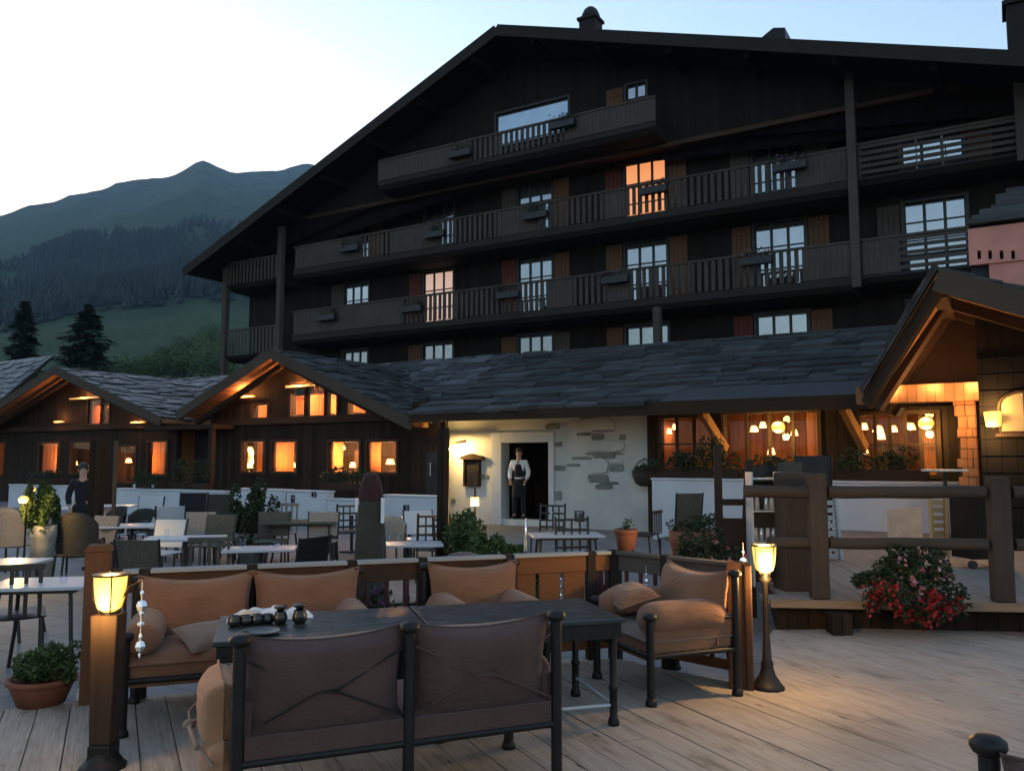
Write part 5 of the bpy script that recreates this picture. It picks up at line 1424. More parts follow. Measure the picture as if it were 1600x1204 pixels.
# white crumpled cloth and dark vessels
p = on_table(400, 972); rr = random.Random(4)
M['napkin'] = cloth('crumpled white cloth', (.72, .7, .68))
mb = MB(); NX, NY = 26, 9; vs = []; fs = []
for i in range(NX + 1):
    for j in range(NY + 1):
        a = -1 + 2 * i / NX; b = -1 + 2 * j / NY
        e = max(abs(a), abs(b)); h = .085 * max(0, 1 - e ** 4) * (.6 + .5 * noise.noise(Vector((a * 4, b * 2, 0)))) + .002 + .012 * abs(noise.noise(Vector((a * 9, b * 6, 2)))) * (1 - e ** 6)
        vs.append((a * .25 * (1 + .08 * noise.noise(Vector((a * 3, b * 3, 5)))), b * .075 * (1 + .3 * noise.noise(Vector((a * 5, 1, 5)))), h))
for i in range(NX):
    for j in range(NY): fs.append((i * (NY + 1) + j, (i + 1) * (NY + 1) + j, (i + 1) * (NY + 1) + j + 1, i * (NY + 1) + j + 1))
mb.add(vs, fs, True)
o = mb.build('folded_cloth', M['napkin'], loc=(p.x + .05, p.y + .12, .641), rz=TA + .05); tag(o, 'crumpled white cloth lying behind the row of black pots', 'cloth')
p2 = on_table(345, 975)
o = MB().lathe([(.001, .0), (.07, .002), (.105, .02), (.11, .032), (.1, .07), (.06, .1), (.001, .11)], (0, 0, 0), 20, sx=1, sy=.75).build('bread_roll', cloth('beige napkin parcel', (.55, .45, .33)), loc=(p2.x + .14, p2.y + .1, .641), rz=.5); o.scale = (.7, .7, .6)
tag(o, 'beige rounded napkin bundle at the left end of the cloth', 'napkin')
def pot(px, py, r, h, label, name='small_pot', lid=False, n_=16):
    p = on_table(px, py)
    t = thing(name, label, 'pot' if not lid else 'jar', (p.x, p.y, .641), 0, 'black pots on the left low table')
    MB().lathe([(r * .7, 0), (r, h * .25), (r * 1.02, h * .6), (r * .8, h * .9), (r * .84, h), (r * .7, h), (r * .6, h * .7)], (0, 0, 0), n_).build('body', M['pot_black'], t)
    if lid: MB().lathe([(r * .5, h), (r * .55, h * 1.2), (r * .95, h * 1.3), (r * 1.0, h * 1.42), (r * .8, h * 1.5), (.001, h * 1.52)], (0, 0, 0), n_).build('lid', M['pot_black'], t)
    return t
M['pot_black'] = plain('black glazed pot', (.012, .011, .011), .3, .6)
pot(366, 978, .038, .06, 'squat black pot at the left end of the row')
pot(384, 976, .042, .055, 'second squat black pot of the row')
pot(402, 975, .036, .058, 'third black pot in the middle of the row')
pot(418, 973, .04, .052, 'fourth black pot beside the lidded jars')
pot(438, 974, .04, .07, 'lidded black jar with a maroon lid', 'lidded_jar', True)
pot(468, 973, .042, .075, 'tall lidded black jar at the right end of the row', 'lidded_jar', True)
p = on_table(452, 981); o = MB().lathe([(.02, 0), (.026, .012), (.018, .03), (.022, .045)], (0, 0, 0), 12).build('egg_cup', M['glassware'], loc=(p.x, p.y, .641)); tag(o, 'tiny clear glass between the two lidded jars', 'glass')
p = on_table(408, 990); o = MB().lathe([(.001, .004), (.07, .004), (.1, .018), (.104, .02), (.07, 0), (.001, 0)], (0, 0, 0), 24).build('dish', M['tabletop'], loc=(p.x, p.y, .641)); tag(o, 'shallow grey dish in front of the black pots', 'dish')

# ================================================================== POTS AND PLANTS ON THE DECK
rg = random.Random(13)
def plant_pot(x, y, z, r, h, label, mat='cotta', leaves=500, lh=.25, spread=1.2, lm='leaf', flowers=None, fn=60, ls=.03, group=None, name='potted_plant', sag=0):
    t = thing(name, label, 'plant pot', (x, y, z), 0, group)
    MB().lathe([(r * .72, 0), (r * .95, h * .7), (r, h * .8), (r * 1.05, h * .82), (r * 1.05, h), (r * .93, h), (r * .9, h * .88), (.001, h * .86)], (0, 0, 0), 24).build('pot', M[mat], t)
    cs = []
    for k in range(14):
        a = rg.uniform(0, 6.28); q = rg.uniform(0, r * spread)
        cs.append(((math.cos(a) * q, math.sin(a) * q, h + rg.uniform(-sag, lh * .7)), (r * .38, r * .38, lh * .35)))
    mb = MB(); leafcloud(mb, cs, leaves, ls, rg)
    for k in range(10):
        c = cs[k][0]; mb.tube([(0, 0, h * .8), (c[0] * .5, c[1] * .5, h + (c[2] - h) * .6), c], .003, 5, False)
    mb.build('leaves', M[lm], t)
    if flowers:
        mb = MB()
        for _ in range(fn):
            c, rad = rg.choice(cs)
            d = Vector((rg.gauss(0, 1), rg.gauss(0, 1) - .5, rg.gauss(0, .7))).normalized()
            pc = Vector(c) + Vector((d.x * rad[0], d.y * rad[1], d.z * rad[2])) * 1.15
            for _q in range(7):
                a = Vector((rg.gauss(0, 1), rg.gauss(0, 1), rg.gauss(0, 1))).normalized() * ls * .75; b = a.cross(Vector((rg.random(), rg.random(), rg.random()))).normalized() * ls * .5
                pp = pc + Vector((rg.gauss(0, 1), rg.gauss(0, 1), rg.gauss(0, 1))) * ls * .45
                mb.add([pp - a, pp - b, pp + a, pp + b], [(0, 1, 2, 3)])
        mb.build('flowers', M[flowers], t)
    return t
p = pz(64, 1098, 0)
t = plant_pot(p.x, p.y, 0, .2, .17, 'wide terracotta bowl of low green herbs at the left deck edge', leaves=2200, lh=.22, spread=1.15, ls=.022)
# translucent wrapper bag beside it
p = pz(128, 1095, 0)
mb = MB(); mb.lathe([(.03, 0), (.05, .03), (.042, .08), (.02, .1), (.034, .14), (.03, .19), (.001, .2)], (0, 0, 0), 9)
o = mb.build('plastic_bag', plain('milky plastic', (.5, .5, .5), .3, .6), loc=(p.x, p.y, 0)); tag(o, 'crumpled milky plastic bag beside the terracotta bowl', 'bag')
q = Q(fpx(966) + .06); plant_pot(q[0], q[1], .857, .095, .17, 'terracotta pot standing on the fence corner cap', leaves=40, lh=.1, spread=.5, ls=.02, lm='leaf_dark')
p = pz(1407, 938, PZ)
t = plant_pot(p.x, p.y - .10, PZ - .06, .22, .2, 'overflowing basket of red and pink geraniums on the walkway edge', 'cotta', 1200, .42, 1.0, 'leaf', 'petal_pink', 18, .032, sag=.05)
cs = []
for _ in range(60):
    a = rg.uniform(-1, 1); cs.append(((a * .44, -.2 - .14 * (1 - a * a) + rg.uniform(-.05, .05), rg.uniform(-.12, .24) * (1 - .5 * abs(a)) + .1 * abs(a) + .02), (.07, .06, .07)))
mb = MB()
for c, rad in cs[:34]:
    for _ in range(26):
        d = Vector((rg.gauss(0, .5), rg.gauss(0, .5), rg.gauss(0, .5))); pc = Vector(c) + Vector((d.x * rad[0], d.y * rad[1], d.z * rad[2]))
        a = Vector((rg.gauss(0, 1), rg.gauss(0, 1), rg.gauss(0, 1))).normalized() * .024; b = a.cross(Vector((rg.random(), rg.random(), rg.random()))).normalized() * .018
        mb.add([pc - a, pc - b, pc + a, pc + b], [(0, 1, 2, 3)])
mb.build('red_flowers', M['petal_red'], t)
mb = MB(); leafcloud(mb, cs, 1500, .03, rg)
dome = []
for _ in range(46):
    a = rg.uniform(0, math.pi); q_ = rg.uniform(.1, 1); dome.append(((math.cos(a) * .42 * q_, rg.uniform(-.2, .12), .24 + math.sin(a) * .36 * q_), (.08, .08, .07)))
leafcloud(mb, dome, 3200, .03, rg); mb.build('trailing_leaves', M['leaf_dark'], t)
mb = MB()
for c, rad in dome[:26]:
    for _ in range(9):
        pc = Vector(c) + Vector((rg.gauss(0, .025), -.07 + rg.gauss(0, .02), rg.gauss(0, .025)))
        a = Vector((rg.gauss(0, 1), rg.gauss(0, 1), rg.gauss(0, 1))).normalized() * .02; b = a.cross(Vector((rg.random(), rg.random(), rg.random()))).normalized() * .015
        mb.add([pc - a, pc - b, pc + a, pc + b], [(0, 1, 2, 3)])
mb.build('pink_flowers', M['petal_pink'], t)
# purple flowered planter behind the fence gap
q = Q(fpx(605)); 
t = plant_pot(q[0] + FN.x * -.25, q[1] - FN.y * .25, -.1, .26, .3, 'planter of dusky purple flowers seen through the turned balusters', 'cotta', 1200, .4, 1.4, 'leaf_dark', 'petal_purple', 90, .03)
# big green shrub on the terrace
p = pd(765, 850, 9.2)
t = plant_pot(p.x, 9.2, TZ, .3, .3, 'broad dark green shrub in the middle of the terrace', 'stone', 3600, .62, 1.7, 'leaf', None, 0, .05, sag=.05)
p = pd(735, 790, 10.2); plant_pot(p.x, 10.2, TZ, .22, .55, 'leafy shrub lit yellow under the small hanging lantern', 'stone', 1500, .6, 1.3, 'leaf', None, 0, .04)
p = pd(1105, 850, 8.8); plant_pot(p.x, 8.8, TZ + 0, .24, .62, 'brown barrel of dark flowers beyond the slanting fence', 'fence_red', 1500, .36, 1.25, 'leaf_dark', 'petal_pink', 14, .03)
p = pd(1085, 818, 10.5); plant_pot(p.x, 10.5, TZ, .3, .82, 'wide brick red tub behind the brown barrel', 'cotta', 600, .2, 1.0, 'leaf_dark', None, 0, .03)
p = pd(70, 800, 11); plant_pot(p.x, 11, TZ, .15, .85, 'bright green bush lit by the round yellow lamp at the far left', 'stone', 2600, .55, 1.5, 'leaf', None, 0, .045)
p = pd(398, 770, 14); plant_pot(p.x, 14, TZ, .3, .5, 'round grey green bush before the white parapet', 'stone', 2400, .9, 1.3, 'leaf_dark', None, 0, .045)
p = pd(725, 858, 7.6)
o = MB().ball((0, 0, 0), .2, 18, 10, sy=.8, sz=.5).build('pouf', M['canvas_mauve'], loc=(p.x, 7.6, p.z - .12)); tag(o, 'rounded mauve chair back top peeping over the fence', 'pouf')
MB().tube([(0, 0, 0), (0, 0, -(p.z - .12) + TZ)], .12, 14).build('base', M['wicker_dark'], o)

# ================================================================== LOG RAIL on the walkway
lr0 = pd(1160, 767, 7.35); 
W0 = Vector((w1.x, w1.y, 0)); W1 = Vector((w2.x, w2.y, 0)); wd_ = (W1 - W0).normalized(); wn2 = Vector((-wd_.y, wd_.x, 0))
def on_walk(px, off=.18):
    # intersect the column px with the line parallel to the walkway edge
    P0 = W0 + wn2 * off; k = (px - 800) / F
    s = (k * P0.y - P0.x) / (wd_.x - k * wd_.y); return P0 + wd_ * s
t = thing('log_rail', 'rustic log railing along the raised walkway at the right', 'railing', tuple(on_walk(1272)) , math.atan2(wd_.y, wd_.x))
t.location.z = PZ
M['log'] = wood('weathered round log', (.05, .038, .03), 'x', contrast=.4, bump=.5)
M['log_z'] = wood('weathered square post', (.052, .038, .03), 'z', contrast=.4, bump=.5)
base = on_walk(1272)
def sx_(px): return (on_walk(px) - base).length * (1 if px > 1272 else -1)
def log(mb, x0, x1, z, r, wob=.012, seed=0):
    pts = []; rs = []
    for i in range(9):
        f = i / 8; pts.append((x0 + (x1 - x0) * f, wob * noise.noise(Vector((f * 3, seed, 0))), z + wob * noise.noise(Vector((f * 3, seed, 7))))); rs.append(r * (1 + .08 * noise.noise(Vector((f * 6, seed, 3)))))
    return mb.tube(pts, rs, 12)
zt_ = 1.34 - PZ; zm_ = .80 - PZ
for px, w_, h, nm in ((1272, .085, 1.2, 0), (1553, .088, 1.17, 1)):
    x = sx_(px)
    MB().box(x - w_, x + w_, -w_ * .9, w_ * .9, 0, h).build('post', M['log_z'], t, bevel=.018)
for k, (z, r) in enumerate(((zt_ - .05, .06), (zm_, .055))):
    mb = MB(); log(mb, sx_(1278) + .07, sx_(1548) - .09, z, r, seed=k); log(mb, sx_(1160) if k == 0 else sx_(1195), sx_(1272) - .08, z - .0, r, seed=k + 4); log(mb, sx_(1558) + .1, sx_(1700), z, r, seed=k + 9)
    mb.build('rail', M['log'], t)
# stub and box post beside
b = on_walk(1236, .75)
t = thing('timber_column', 'wide brown box column behind the inner rail post', 'column', (b.x, b.y, PZ), .1)
MB().box(-.16, .16, -.13, .13, 0, 1.2).build('shaft', M['log_z'], t, bevel=.02)
MB().box(-.18, .18, -.15, .15, .0, .1).build('base', M['log_z'], t, bevel=.01)
# dark open rack with glassware beside the rail
b = on_walk(1140, 1.2)
t = thing('gate_frame', 'dark timber gate frame at the left end of the log rail', 'gate', (b.x, b.y, TZ), -.1)
MB().box(-.18, -.1, -.04, .04, 0, 1.86).build('post', M['fence_dark'], t, bevel=.01)
MB().box(.16, .24, -.04, .04, 0, 1.7).build('post', M['fence_dark'], t, bevel=.01)
MB().box(-.1, .16, -.02, .02, 1.2, 1.27).box(-.1, .16, -.02, .02, 1.0, 1.06).box(-.1, .16, -.02, .02, .3, .38).box(-.09, .15, -.012, .012, .38, 1.0).build('panel', M['fence_dark'], t)
b = on_walk(1190, 1.0)
t = thing('glass_rack', 'open dark shelf of upturned glasses left of the box column', 'rack', (b.x, b.y, PZ), 0)
mb = MB(); mb.box(-.16, -.145, -.12, .12, 0, 1.2).box(.145, .16, -.12, .12, 0, 1.2)
for z in (.45, .78, 1.12): mb.box(-.145, .145, -.12, .12, z, z + .015)
mb.build('frame', M['white_top'], t)
MB().box(-.144, .144, .1, .118, .02, 1.1).build('back', M['black'], t)
for k, (x, z) in enumerate(((-.1, .465), (-.04, .465), (.03, .465), (.09, .465), (-.08, .795), (.02, .795), (.08, .795))):
    MB().lathe([(.03, 0), (.026, .08), (.022, .14), (.001, .142)], (x, -.02, z), 10).build('glass', M['crystal_drop'] if k % 2 else M['white_top'], t)

# ================================================================== slatted panels and objects behind the log rail
def ladder(px0, px1, ytop, ybot, y, label, lean, mat):
    a = pd(px0, ytop, y); b = pd(px1, ybot, y); z0 = PZ
    t = thing('slatted_ladder', label, 'ladder', ((a.x + b.x) / 2, y, z0), .05)
    hw = (b.x - a.x) / 2; H_ = a.z - z0
    for s in (-1, 1): MB().beam((s * hw, 0, 0), (s * hw + lean, .15, H_), .035, .06).build('rail', M[mat], t)
    mb = MB(); n_ = 9
    for i in range(n_):
        z = H_ * (i + .5) / n_; o_ = lean * (i + .5) / n_; mb.box(-hw + .02 + o_, hw - .02 + o_, .02 + .13 * z / H_, .05 + .13 * z / H_, z - H_ * .035, z + H_ * .035)
    mb.build('rungs', M[mat], t)
    return t
M['ladder_white'] = wood('pale painted slats', (0.4, 0.376, 0.336), 'x', contrast=.12)
M['ladder_tan'] = wood('honey coloured slats', (0.4, 0.256, 0.12), 'x', contrast=.2)
ladder(1287, 1315, 768, 868, 11.2, 'pale slatted panel leaning behind the inner rail post', 0, 'ladder_white')
ladder(1452, 1480, 768, 866, 11.2, 'honey coloured slatted ladder leaning at the right behind the rail', .1, 'ladder_tan')
p0 = pd(1388, 796, 12.4); p1 = pd(1440, 845, 12.4)
t = thing('leaning_board', 'plain peach board leaning on the white wall between the slatted panels', 'board', ((p0.x + p1.x) / 2, 12.4, PZ), .05)
MB().prism([(-.26, 0), (.26, 0), (.26, p0.z - PZ + .04), (-.26, p0.z - PZ)], 'y', -.012, .012).build('board', plain('peach painted board', (.6, .38, .24), .7), t)
p = pd(1528, 850, 10.5)
t = thing('service_cart', 'dark boxy service cart at the foot of the big rail post', 'cart', (p.x + .05, 10.5, PZ), .1)
MB().box(-.28, .28, -.2, .2, .12, .95).build('body', M['timber'], t, bevel=.01); MB().box(-.3, .3, -.22, .22, .95, .98).build('top', M['white_top'], t)
for x in (-.22, .22): MB().tube([(x, -.15, .05), (x, -.1, .05)], .05, 12).build('wheel', M['black'], t)
for i, (px, w_, lab) in enumerate(((1316, .1, 'small white box on the parapet behind the log rail, left one'), (1332, .09, 'small white box on the parapet behind the log rail, right one'))):
    u, v, z = pv(px, 749, 17.1)
    t = bthing('napkin_box', lab, 'box', u, 17.12, z, 'white boxes on the parapet')
    MB().box(-w_, w_, -.08, .08, 0, .14).build('body', M['white_top'], t, bevel=.008); MB().box(-w_ * .6, w_ * .6, -.05, .05, .141, .15).build('lid', M['iron_soft'], t)
p = pd(1476, 733, 12.8)
t = thing('high_table', 'high dark bar table with a pale top under the porch', 'table', (p.x, 12.8, PZ), .3)
MB().box(-.26, .26, -.2, .2, p.z - PZ - .03, p.z - PZ).build('tabletop', M['white_top'], t, bevel=.004); MB().tube([(0, 0, 0), (0, 0, p.z - PZ - .03)], .03, 10).lathe([(.2, 0), (.2, .015), (.03, .03)], (0, 0, 0)).build('base', M['black'], t)
# ================================================================== TERRACE FURNITURE
HT = .64 + .08      # table height above the terrace
def terrace_table(name_, label, base, W_=.7, D_=.7, rz=0.0, round_=False, mat='white_top', h=.72, loc_=None):
    t = thing(name_, label, 'table', (*loc_, TZ), rz, 'terrace tables')
    if round_: MB().lathe([(W_ / 2 - .02, h - .03), (W_ / 2, h - .025), (W_ / 2, h - .005), (W_ / 2 - .01, h)], (0, 0, 0), 28).build('tabletop', M[mat], t)
    else: MB().box(-W_ / 2, W_ / 2, -D_ / 2, D_ / 2, h - .028, h).build('tabletop', M[mat], t, bevel=.006)
    if base == 'legs':
        for sx in (-1, 1):
            for sy in (-1, 1):
                a = (sx * (W_ / 2 - .12), sy * (D_ / 2 - .12), h - .03); b = (sx * (W_ / 2 - .04), sy * (D_ / 2 - .04), 0)
                MB().tube([a, ((a[0] + b[0]) / 2 - .01 * sx, (a[1] + b[1]) / 2, h * .45), b], .016, 8).build('leg', M['iron'], t)
        MB().box(-W_ / 2 + .08, W_ / 2 - .08, -D_ / 2 + .08, D_ / 2 - .08, h - .06, h - .03).build('apron', M['iron'], t)
    else:
        MB().tube([(0, 0, .02), (0, 0, h - .03)], .03, 10).build('stem', M['iron'], t)
        MB().box(-.22, .22, -.03, .03, 0, .03).box(-.03, .03, -.22, -.031, 0, .03).box(-.03, .03, .031, .22, 0, .03).build('foot', M['iron'], t)
    return t
def tdepth(y, h=.72): return (EYE - TZ - h) * F / (y - 718)
tabs = [((70, 905), 'legs', .75, .62, .18, False, 'small pale square table with dark splayed legs beside the left post'),
        ((4, 874), 'legs', .7, .6, .1, False, 'table cut by the left edge behind the pale square table'),
        ((207, 818), 'ped', .9, .7, .25, False, 'white oval edged table between the dark post and the grey seats'),
        ((290, 837), 'ped', .95, .6, .2, False, 'long white table before the slatted chair backs'),
        ((407, 853), 'ped', .78, .5, .2, False, 'low white table just above the back sofa'),
        ((634, 846), 'ped', .86, .5, .15, False, 'white table beside the dark lattice chair'),
        ((884, 832), 'legs', .95, .6, .1, False, 'white table before the entrance with glasses under it'),
        ((120, 792), 'ped', .85, .6, .1, False, 'white topped table over the round wicker back'),
        ((318, 783), 'ped', 1.0, .7, .3, False, 'white table near the parapet knobs'),
        ((472, 812), 'legs', 1.15, .8, .1, False, 'grey brown long table with dark straight legs'),
        ((550, 800), 'ped', .9, .6, .15, False, 'small white table left of the covered heater near the parapet'),
        ((640, 806), 'ped', .8, .6, .2, False, 'small white table right of the covered heater near the parapet'),
        ((180, 788), 'ped', .9, .6, .1, False, 'white table close to the left parapet knobs'),
        ((300, 797), 'legs', 1.4, .8, .2, False, 'wide pale table under the sand coloured cushions')]
for (c, base_, w_, d_, rz_a, rd_, lab) in tabs:
    y = tdepth(c[1]); p = pd(c[0], c[1], y)
    terrace_table('terrace_table', lab, base_, w_, d_, rz_a, rd_, 'white_top' if 'brown' not in lab else 'wicker_olive', loc_=(p.x, y))
def chair(kind, label, x, y, rz, mat='wicker_dark', z=TZ, grp='terrace chairs', H_=.86):
    t = thing('terrace_chair', label, 'chair', (x, y, z), rz, grp)       # local: back at y=0, seat towards +y
    for sx in (-1, 1):
        MB().tube([(sx * .22, 0, .44), (sx * .24, -.05, 0)], .016, 8).build('leg', M['iron'], t)
        MB().tube([(sx * .22, .44, .44), (sx * .23, .47, 0)], .016, 8).build('leg', M['iron'], t)
    mb = MB(); pillow(mb, (0, .22, .445), .5, .06, .48, rotx=R(90), pinch=.02, n=8); mb.build('seat', M[mat], t)
    mb = MB()
    if kind == 'shell':       # curved woven back
        vs = []; fs = []; K, J = 12, 7
        for i in range(K + 1):
            a = -1 + 2 * i / K
            for j in range(J + 1):
                f = j / J; z_ = .42 + (H_ - .42) * f * (1 - .28 * abs(a) ** 3)
                yy = .14 * a * a - .05 * f; vs += [(a * .27, yy, z_)]
        nn = len(vs); vs += [(v[0] * .93, v[1] + .03, v[2] - .005) for v in vs]
        for i in range(K):
            for j in range(J):
                q = (i * (J + 1) + j, (i + 1) * (J + 1) + j, (i + 1) * (J + 1) + j + 1, i * (J + 1) + j + 1); fs.append(q); fs.append(tuple(k + nn for k in q[::-1]))
        for i in range(K): a_, b_ = i * (J + 1) + J, (i + 1) * (J + 1) + J; fs.append((a_, b_, b_ + nn, a_ + nn))
        mb.add(vs, fs, True); mb.build('backrest', M[mat], t)
        for s in (-1, 1): MB().tube([(s * .26, .1, .62), (s * .28, .3, .64), (s * .25, .42, .6), (s * .23, .44, .44)], .018, 8).build('arm', M[mat], t)
    elif kind == 'panel':
        MB().hexa([(-.22, -.02, .5), (.22, -.02, .5), (.22, .0, .5), (-.22, .0, .5), (-.23, -.1, H_), (.23, -.1, H_), (.23, -.08, H_), (-.23, -.08, H_)]).build('backrest', M[mat], t, bevel=.008)
        for s in (-1, 1): MB().tube([(s * .23, -.01, .44), (s * .24, -.11, H_ + .01)], .014, 8).build('back_post', M['iron'], t)
    elif kind == 'lattice':
        for s in (-1, 1): mb.tube([(s * .22, -.01, .44), (s * .22, -.08, H_ + .04)], .018, 8)
        for zz in (.55, .66, .78, H_): mb.box(-.21, .21, -.075, -.05, zz - .015, zz + .015)
        for x_ in (-.11, 0, .11): mb.box(x_ - .012, x_ + .012, -.07, -.055, .5, H_)
        mb.build('backrest', M['iron'], t)
    elif kind == 'slat':
        for x_ in (-.2, -.1, 0, .1, .2): mb.box(x_ - .015, x_ + .015, -.08, -.06, .46, H_ - .04)
        mb.box(-.23, .23, -.09, -.05, H_ - .05, H_); mb.build('backrest', M[mat], t, bevel=.004)
    return t
def put(kind, px, ytop, H_, mat, rz, label):
    y = (EYE - TZ - H_) * F / (ytop - 718)
    if y > 14.6: y = 14.6
    p = pd(px, ytop, y); H_ = p.z - TZ
    return chair(kind, label, p.x, y, rz, mat, H_=H_)
put('shell', 118, 800, 1.0, 'wicker_dark', R(10), 'big rounded dark wicker chair back behind the stout post')
put('shell', 8, 792, 1.0, 'wicker_pale', R(0), 'pale rounded chair back at the left edge')
put('panel', 222, 842, .86, 'wicker_olive', R(-5), 'olive panel backed chair under the white oval edged table')
put('slat', 330, 838, .84, 'wicker_olive', R(10), 'slatted chair at the right end of the long white table')
put('panel', 385, 794, .86, 'wicker_olive', R(160), 'olive brown chair left of the pair before the bush')
put('panel', 428, 800, .86, 'wicker_olive', R(190), 'olive brown chair right of the pair before the bush')
put('lattice', 677, 806, .9, 'iron', R(12), 'dark lattice backed chair right of the white table')
put('lattice', 702, 812, .86, 'iron', R(-30), 'second dark lattice chair turned sideways')
put('lattice', 546, 768 + 22, .86, 'iron', R(20), 'dark lattice chair beside the covered heater')
put('panel', 268, 790, .9, 'white_top', R(15), 'white panel backed chair between the tables')
put('panel', 232, 776, .9, 'white_top', R(170), 'white panel backed chair close to the parapet knobs')
put('panel', 312, 800, .86, 'wicker_pale', R(185), 'sand coloured cushioned chair at the wide pale table')
put('panel', 342, 804, .86, 'wicker_olive', R(170), 'grey olive chair end of the wide pale table')
put('shell', 190, 790, .84, 'wicker_dark', R(150), 'dark wicker chair before the left parapet')
put('shell', 228, 794, .84, 'wicker_dark', R(200), 'dark round backed chair beside the left parapet')
put('panel', 1072, 770, 1.17, 'wicker_olive', R(20), 'tall grey panel backed chair on curved dark legs before the white wall')
put('slat', 1020, 797, .84, 'wicker_dark', R(60), 'low grey chair by the white wall')
put('lattice', 862, 790, .9, 'iron', R(160), 'dark chair at the entrance')
put('lattice', 895, 812, .9, 'iron', R(190), 'dark chair just right of the entrance')
put('panel', 300, 770, .9, 'clothes_black', R(180), 'dark grey chair with angular back before the shrubs')
put('panel', 340, 772, .9, 'wicker_dark', R(170), 'dark chair beside the angular backed one')
put('panel', 482, 838, .86, 'iron', R(60), 'chair with crossed dark legs under the grey brown table')
put('slat', 20, 880, .86, 'iron', R(30), 'dark iron chair behind the pale square table')
put('panel', 1222, 722, 1.25, 'wicker_olive', R(15), 'tall olive backed chair behind the log rail') if False else None
put('panel', 262, 812, .86, 'white_top', R(170), 'white chair half behind the long white table')
put('panel', 505, 800, .86, 'wicker_pale', R(185), 'pale chair behind the grey brown long table')
put('shell', 612, 806, .84, 'wicker_pale', R(170), 'pale rounded chair right of the covered heater')
put('panel', 655, 798, .86, 'white_top', R(200), 'white chair before the parapet left of the lattice chairs')
put('panel', 160, 806, .86, 'wicker_pale', R(160), 'pale chair right of the big dark wicker back')
put('panel', 366, 782, .86, 'white_top', R(175), 'white chair before the parapet right of the dark shrubs')
put('slat', 445, 786, .86, 'wicker_pale', R(165), 'pale slatted chair before the vented parapet block')
def over_rail(px, ytop, zt, mat, label, rz):
    y = None
    b = pd(px, ytop, 11.5); return chair('panel', label, b.x, 11.5, rz, mat, z=PZ, H_=b.z - PZ)
over_rail(1232, 722, 0, 'wicker_olive', 'tall rounded olive chair back above the log rail', R(12))
over_rail(1268, 712, 0, 'wicker_dark', 'dark framed chair above the log rail beside the olive one', R(-10))
over_rail(1180, 728, 0, 'wicker_dark', 'dark chair back left of the tall olive chair back', R(20))
# glasses and small things on terrace tables
gl = [((700, 858), 'white cup on the ground floor table by the lattice chair'), ((80, 836), 'little white dish and plant stand at the far left')]
y = tdepth(832)
for i, (px, lab) in enumerate(((862, 'tall bottle on the white entrance table'), (912, 'clear tumbler on the white entrance table'), (822, 'slim bottle glinting below the entrance shrub'))):
    p = pd(px, 828, y)
    t = thing('bottle' if i != 1 else 'tumbler', lab, 'bottle' if i != 1 else 'glass', (p.x, y + .05, TZ + .721), 0)
    if i == 2: t.location.z = TZ + .0; 
    h = (.26, .12, .9)[i]
    MB().lathe([(.035, 0), (.036, h * .6), (.014, h * .8), (.014, h)] if i != 1 else [(.03, 0), (.035, h), (.032, h), (.028, .01)], (0, 0, 0), 12).build('glass_body', M['crystal_drop'] if i == 2 else M['glassware'], t)
    MB().lathe([(.016, h), (.016, h + .02), (.001, h + .021)], (0, 0, 0), 10).build('cap', M['white_top'], t)
# tumblers on some of the tables
SH = ['small pale square table beside the left post', 'table cut by the left edge', 'white oval edged table', 'long white table before the slatted chair', 'low white table above the back sofa', 'white table by the dark lattice chair', None, None, None, 'long grey brown table', None, None, None, None]
for tb, (c, base_, w_, d_, rz_a, rd_, lab), short in zip([o for o in col.objects if o.name.startswith('terrace_table')], tabs, SH):
    if not short: continue
    for q_, (fx, fy) in enumerate(((-.25, .1), (.22, -.12))):
        loc = tb.matrix_basis @ Vector((fx * w_, fy * d_, .721))
        t = thing('tumbler', '%s tumbler on the %s' % (('taller clear', 'short clear')[q_], short), 'glass', loc, 0, 'tumblers on the terrace tables')
        MB().lathe([(.026, 0), (.034, .1 - .03 * q_), (.031, .1 - .03 * q_), (.024, .01), (.001, .01)], (0, 0, 0), 12).build('bowl', M['glassware'], t)
# covered patio heater: olive cover with a maroon hood
y = 9.4; p = pd(580, 737, y)
t = thing('covered_heater', 'olive covered patio heater with a rounded maroon hood', 'heater', (p.x, y, TZ), .1)
Hh = p.z - TZ
def folded(prof, n=56, k1=7, amp=.1, sy=.8, ph=0):
    mb = MB(); vs = []; fs = []; m = len(prof); zmax = prof[-1][1]; zmin = prof[0][1]
    for r, z in prof:
        f = 1 - (z - zmin) / (zmax - zmin)
        for k in range(n):
            t_ = 2 * math.pi * k / n; rr = r * (1 + amp * f * math.sin(k1 * t_ + ph + z * 2) + amp * .5 * f * math.sin(11 * t_ + 1 + ph))
            vs.append((rr * math.cos(t_), rr * math.sin(t_) * sy, z))
    for i in range(m - 1):
        for k in range(n): fs.append((i * n + k, i * n + (k + 1) % n, (i + 1) * n + (k + 1) % n, (i + 1) * n + k))
    fs.append(tuple(range((m - 1) * n, m * n)))
    return mb.add(vs, fs, True)
folded([(.19, .03), (.185, .2), (.175, .4), (.165, Hh * .5), (.155, Hh * .62), (.145, Hh * .74), (.12, Hh * .8), (.09, Hh * .83)]).build('cover', cloth('olive cover cloth', (.045, .04, .028)), t)
folded([(.125, Hh * .79), (.13, Hh * .83), (.125, Hh * .88), (.11, Hh * .93), (.085, Hh * .97), (.05, Hh * .992), (.004, Hh)], amp=.06, k1=5).build('hood', cloth('maroon hood cloth', (.04, .014, .014)), t)
MB().box(-.16, -.13, -.16, -.12, Hh * .72, Hh * .82).box(.12, .16, -.15, -.1, Hh * .64, Hh * .82).build('tag_cloth', M['napkin'], t, bevel=.01)
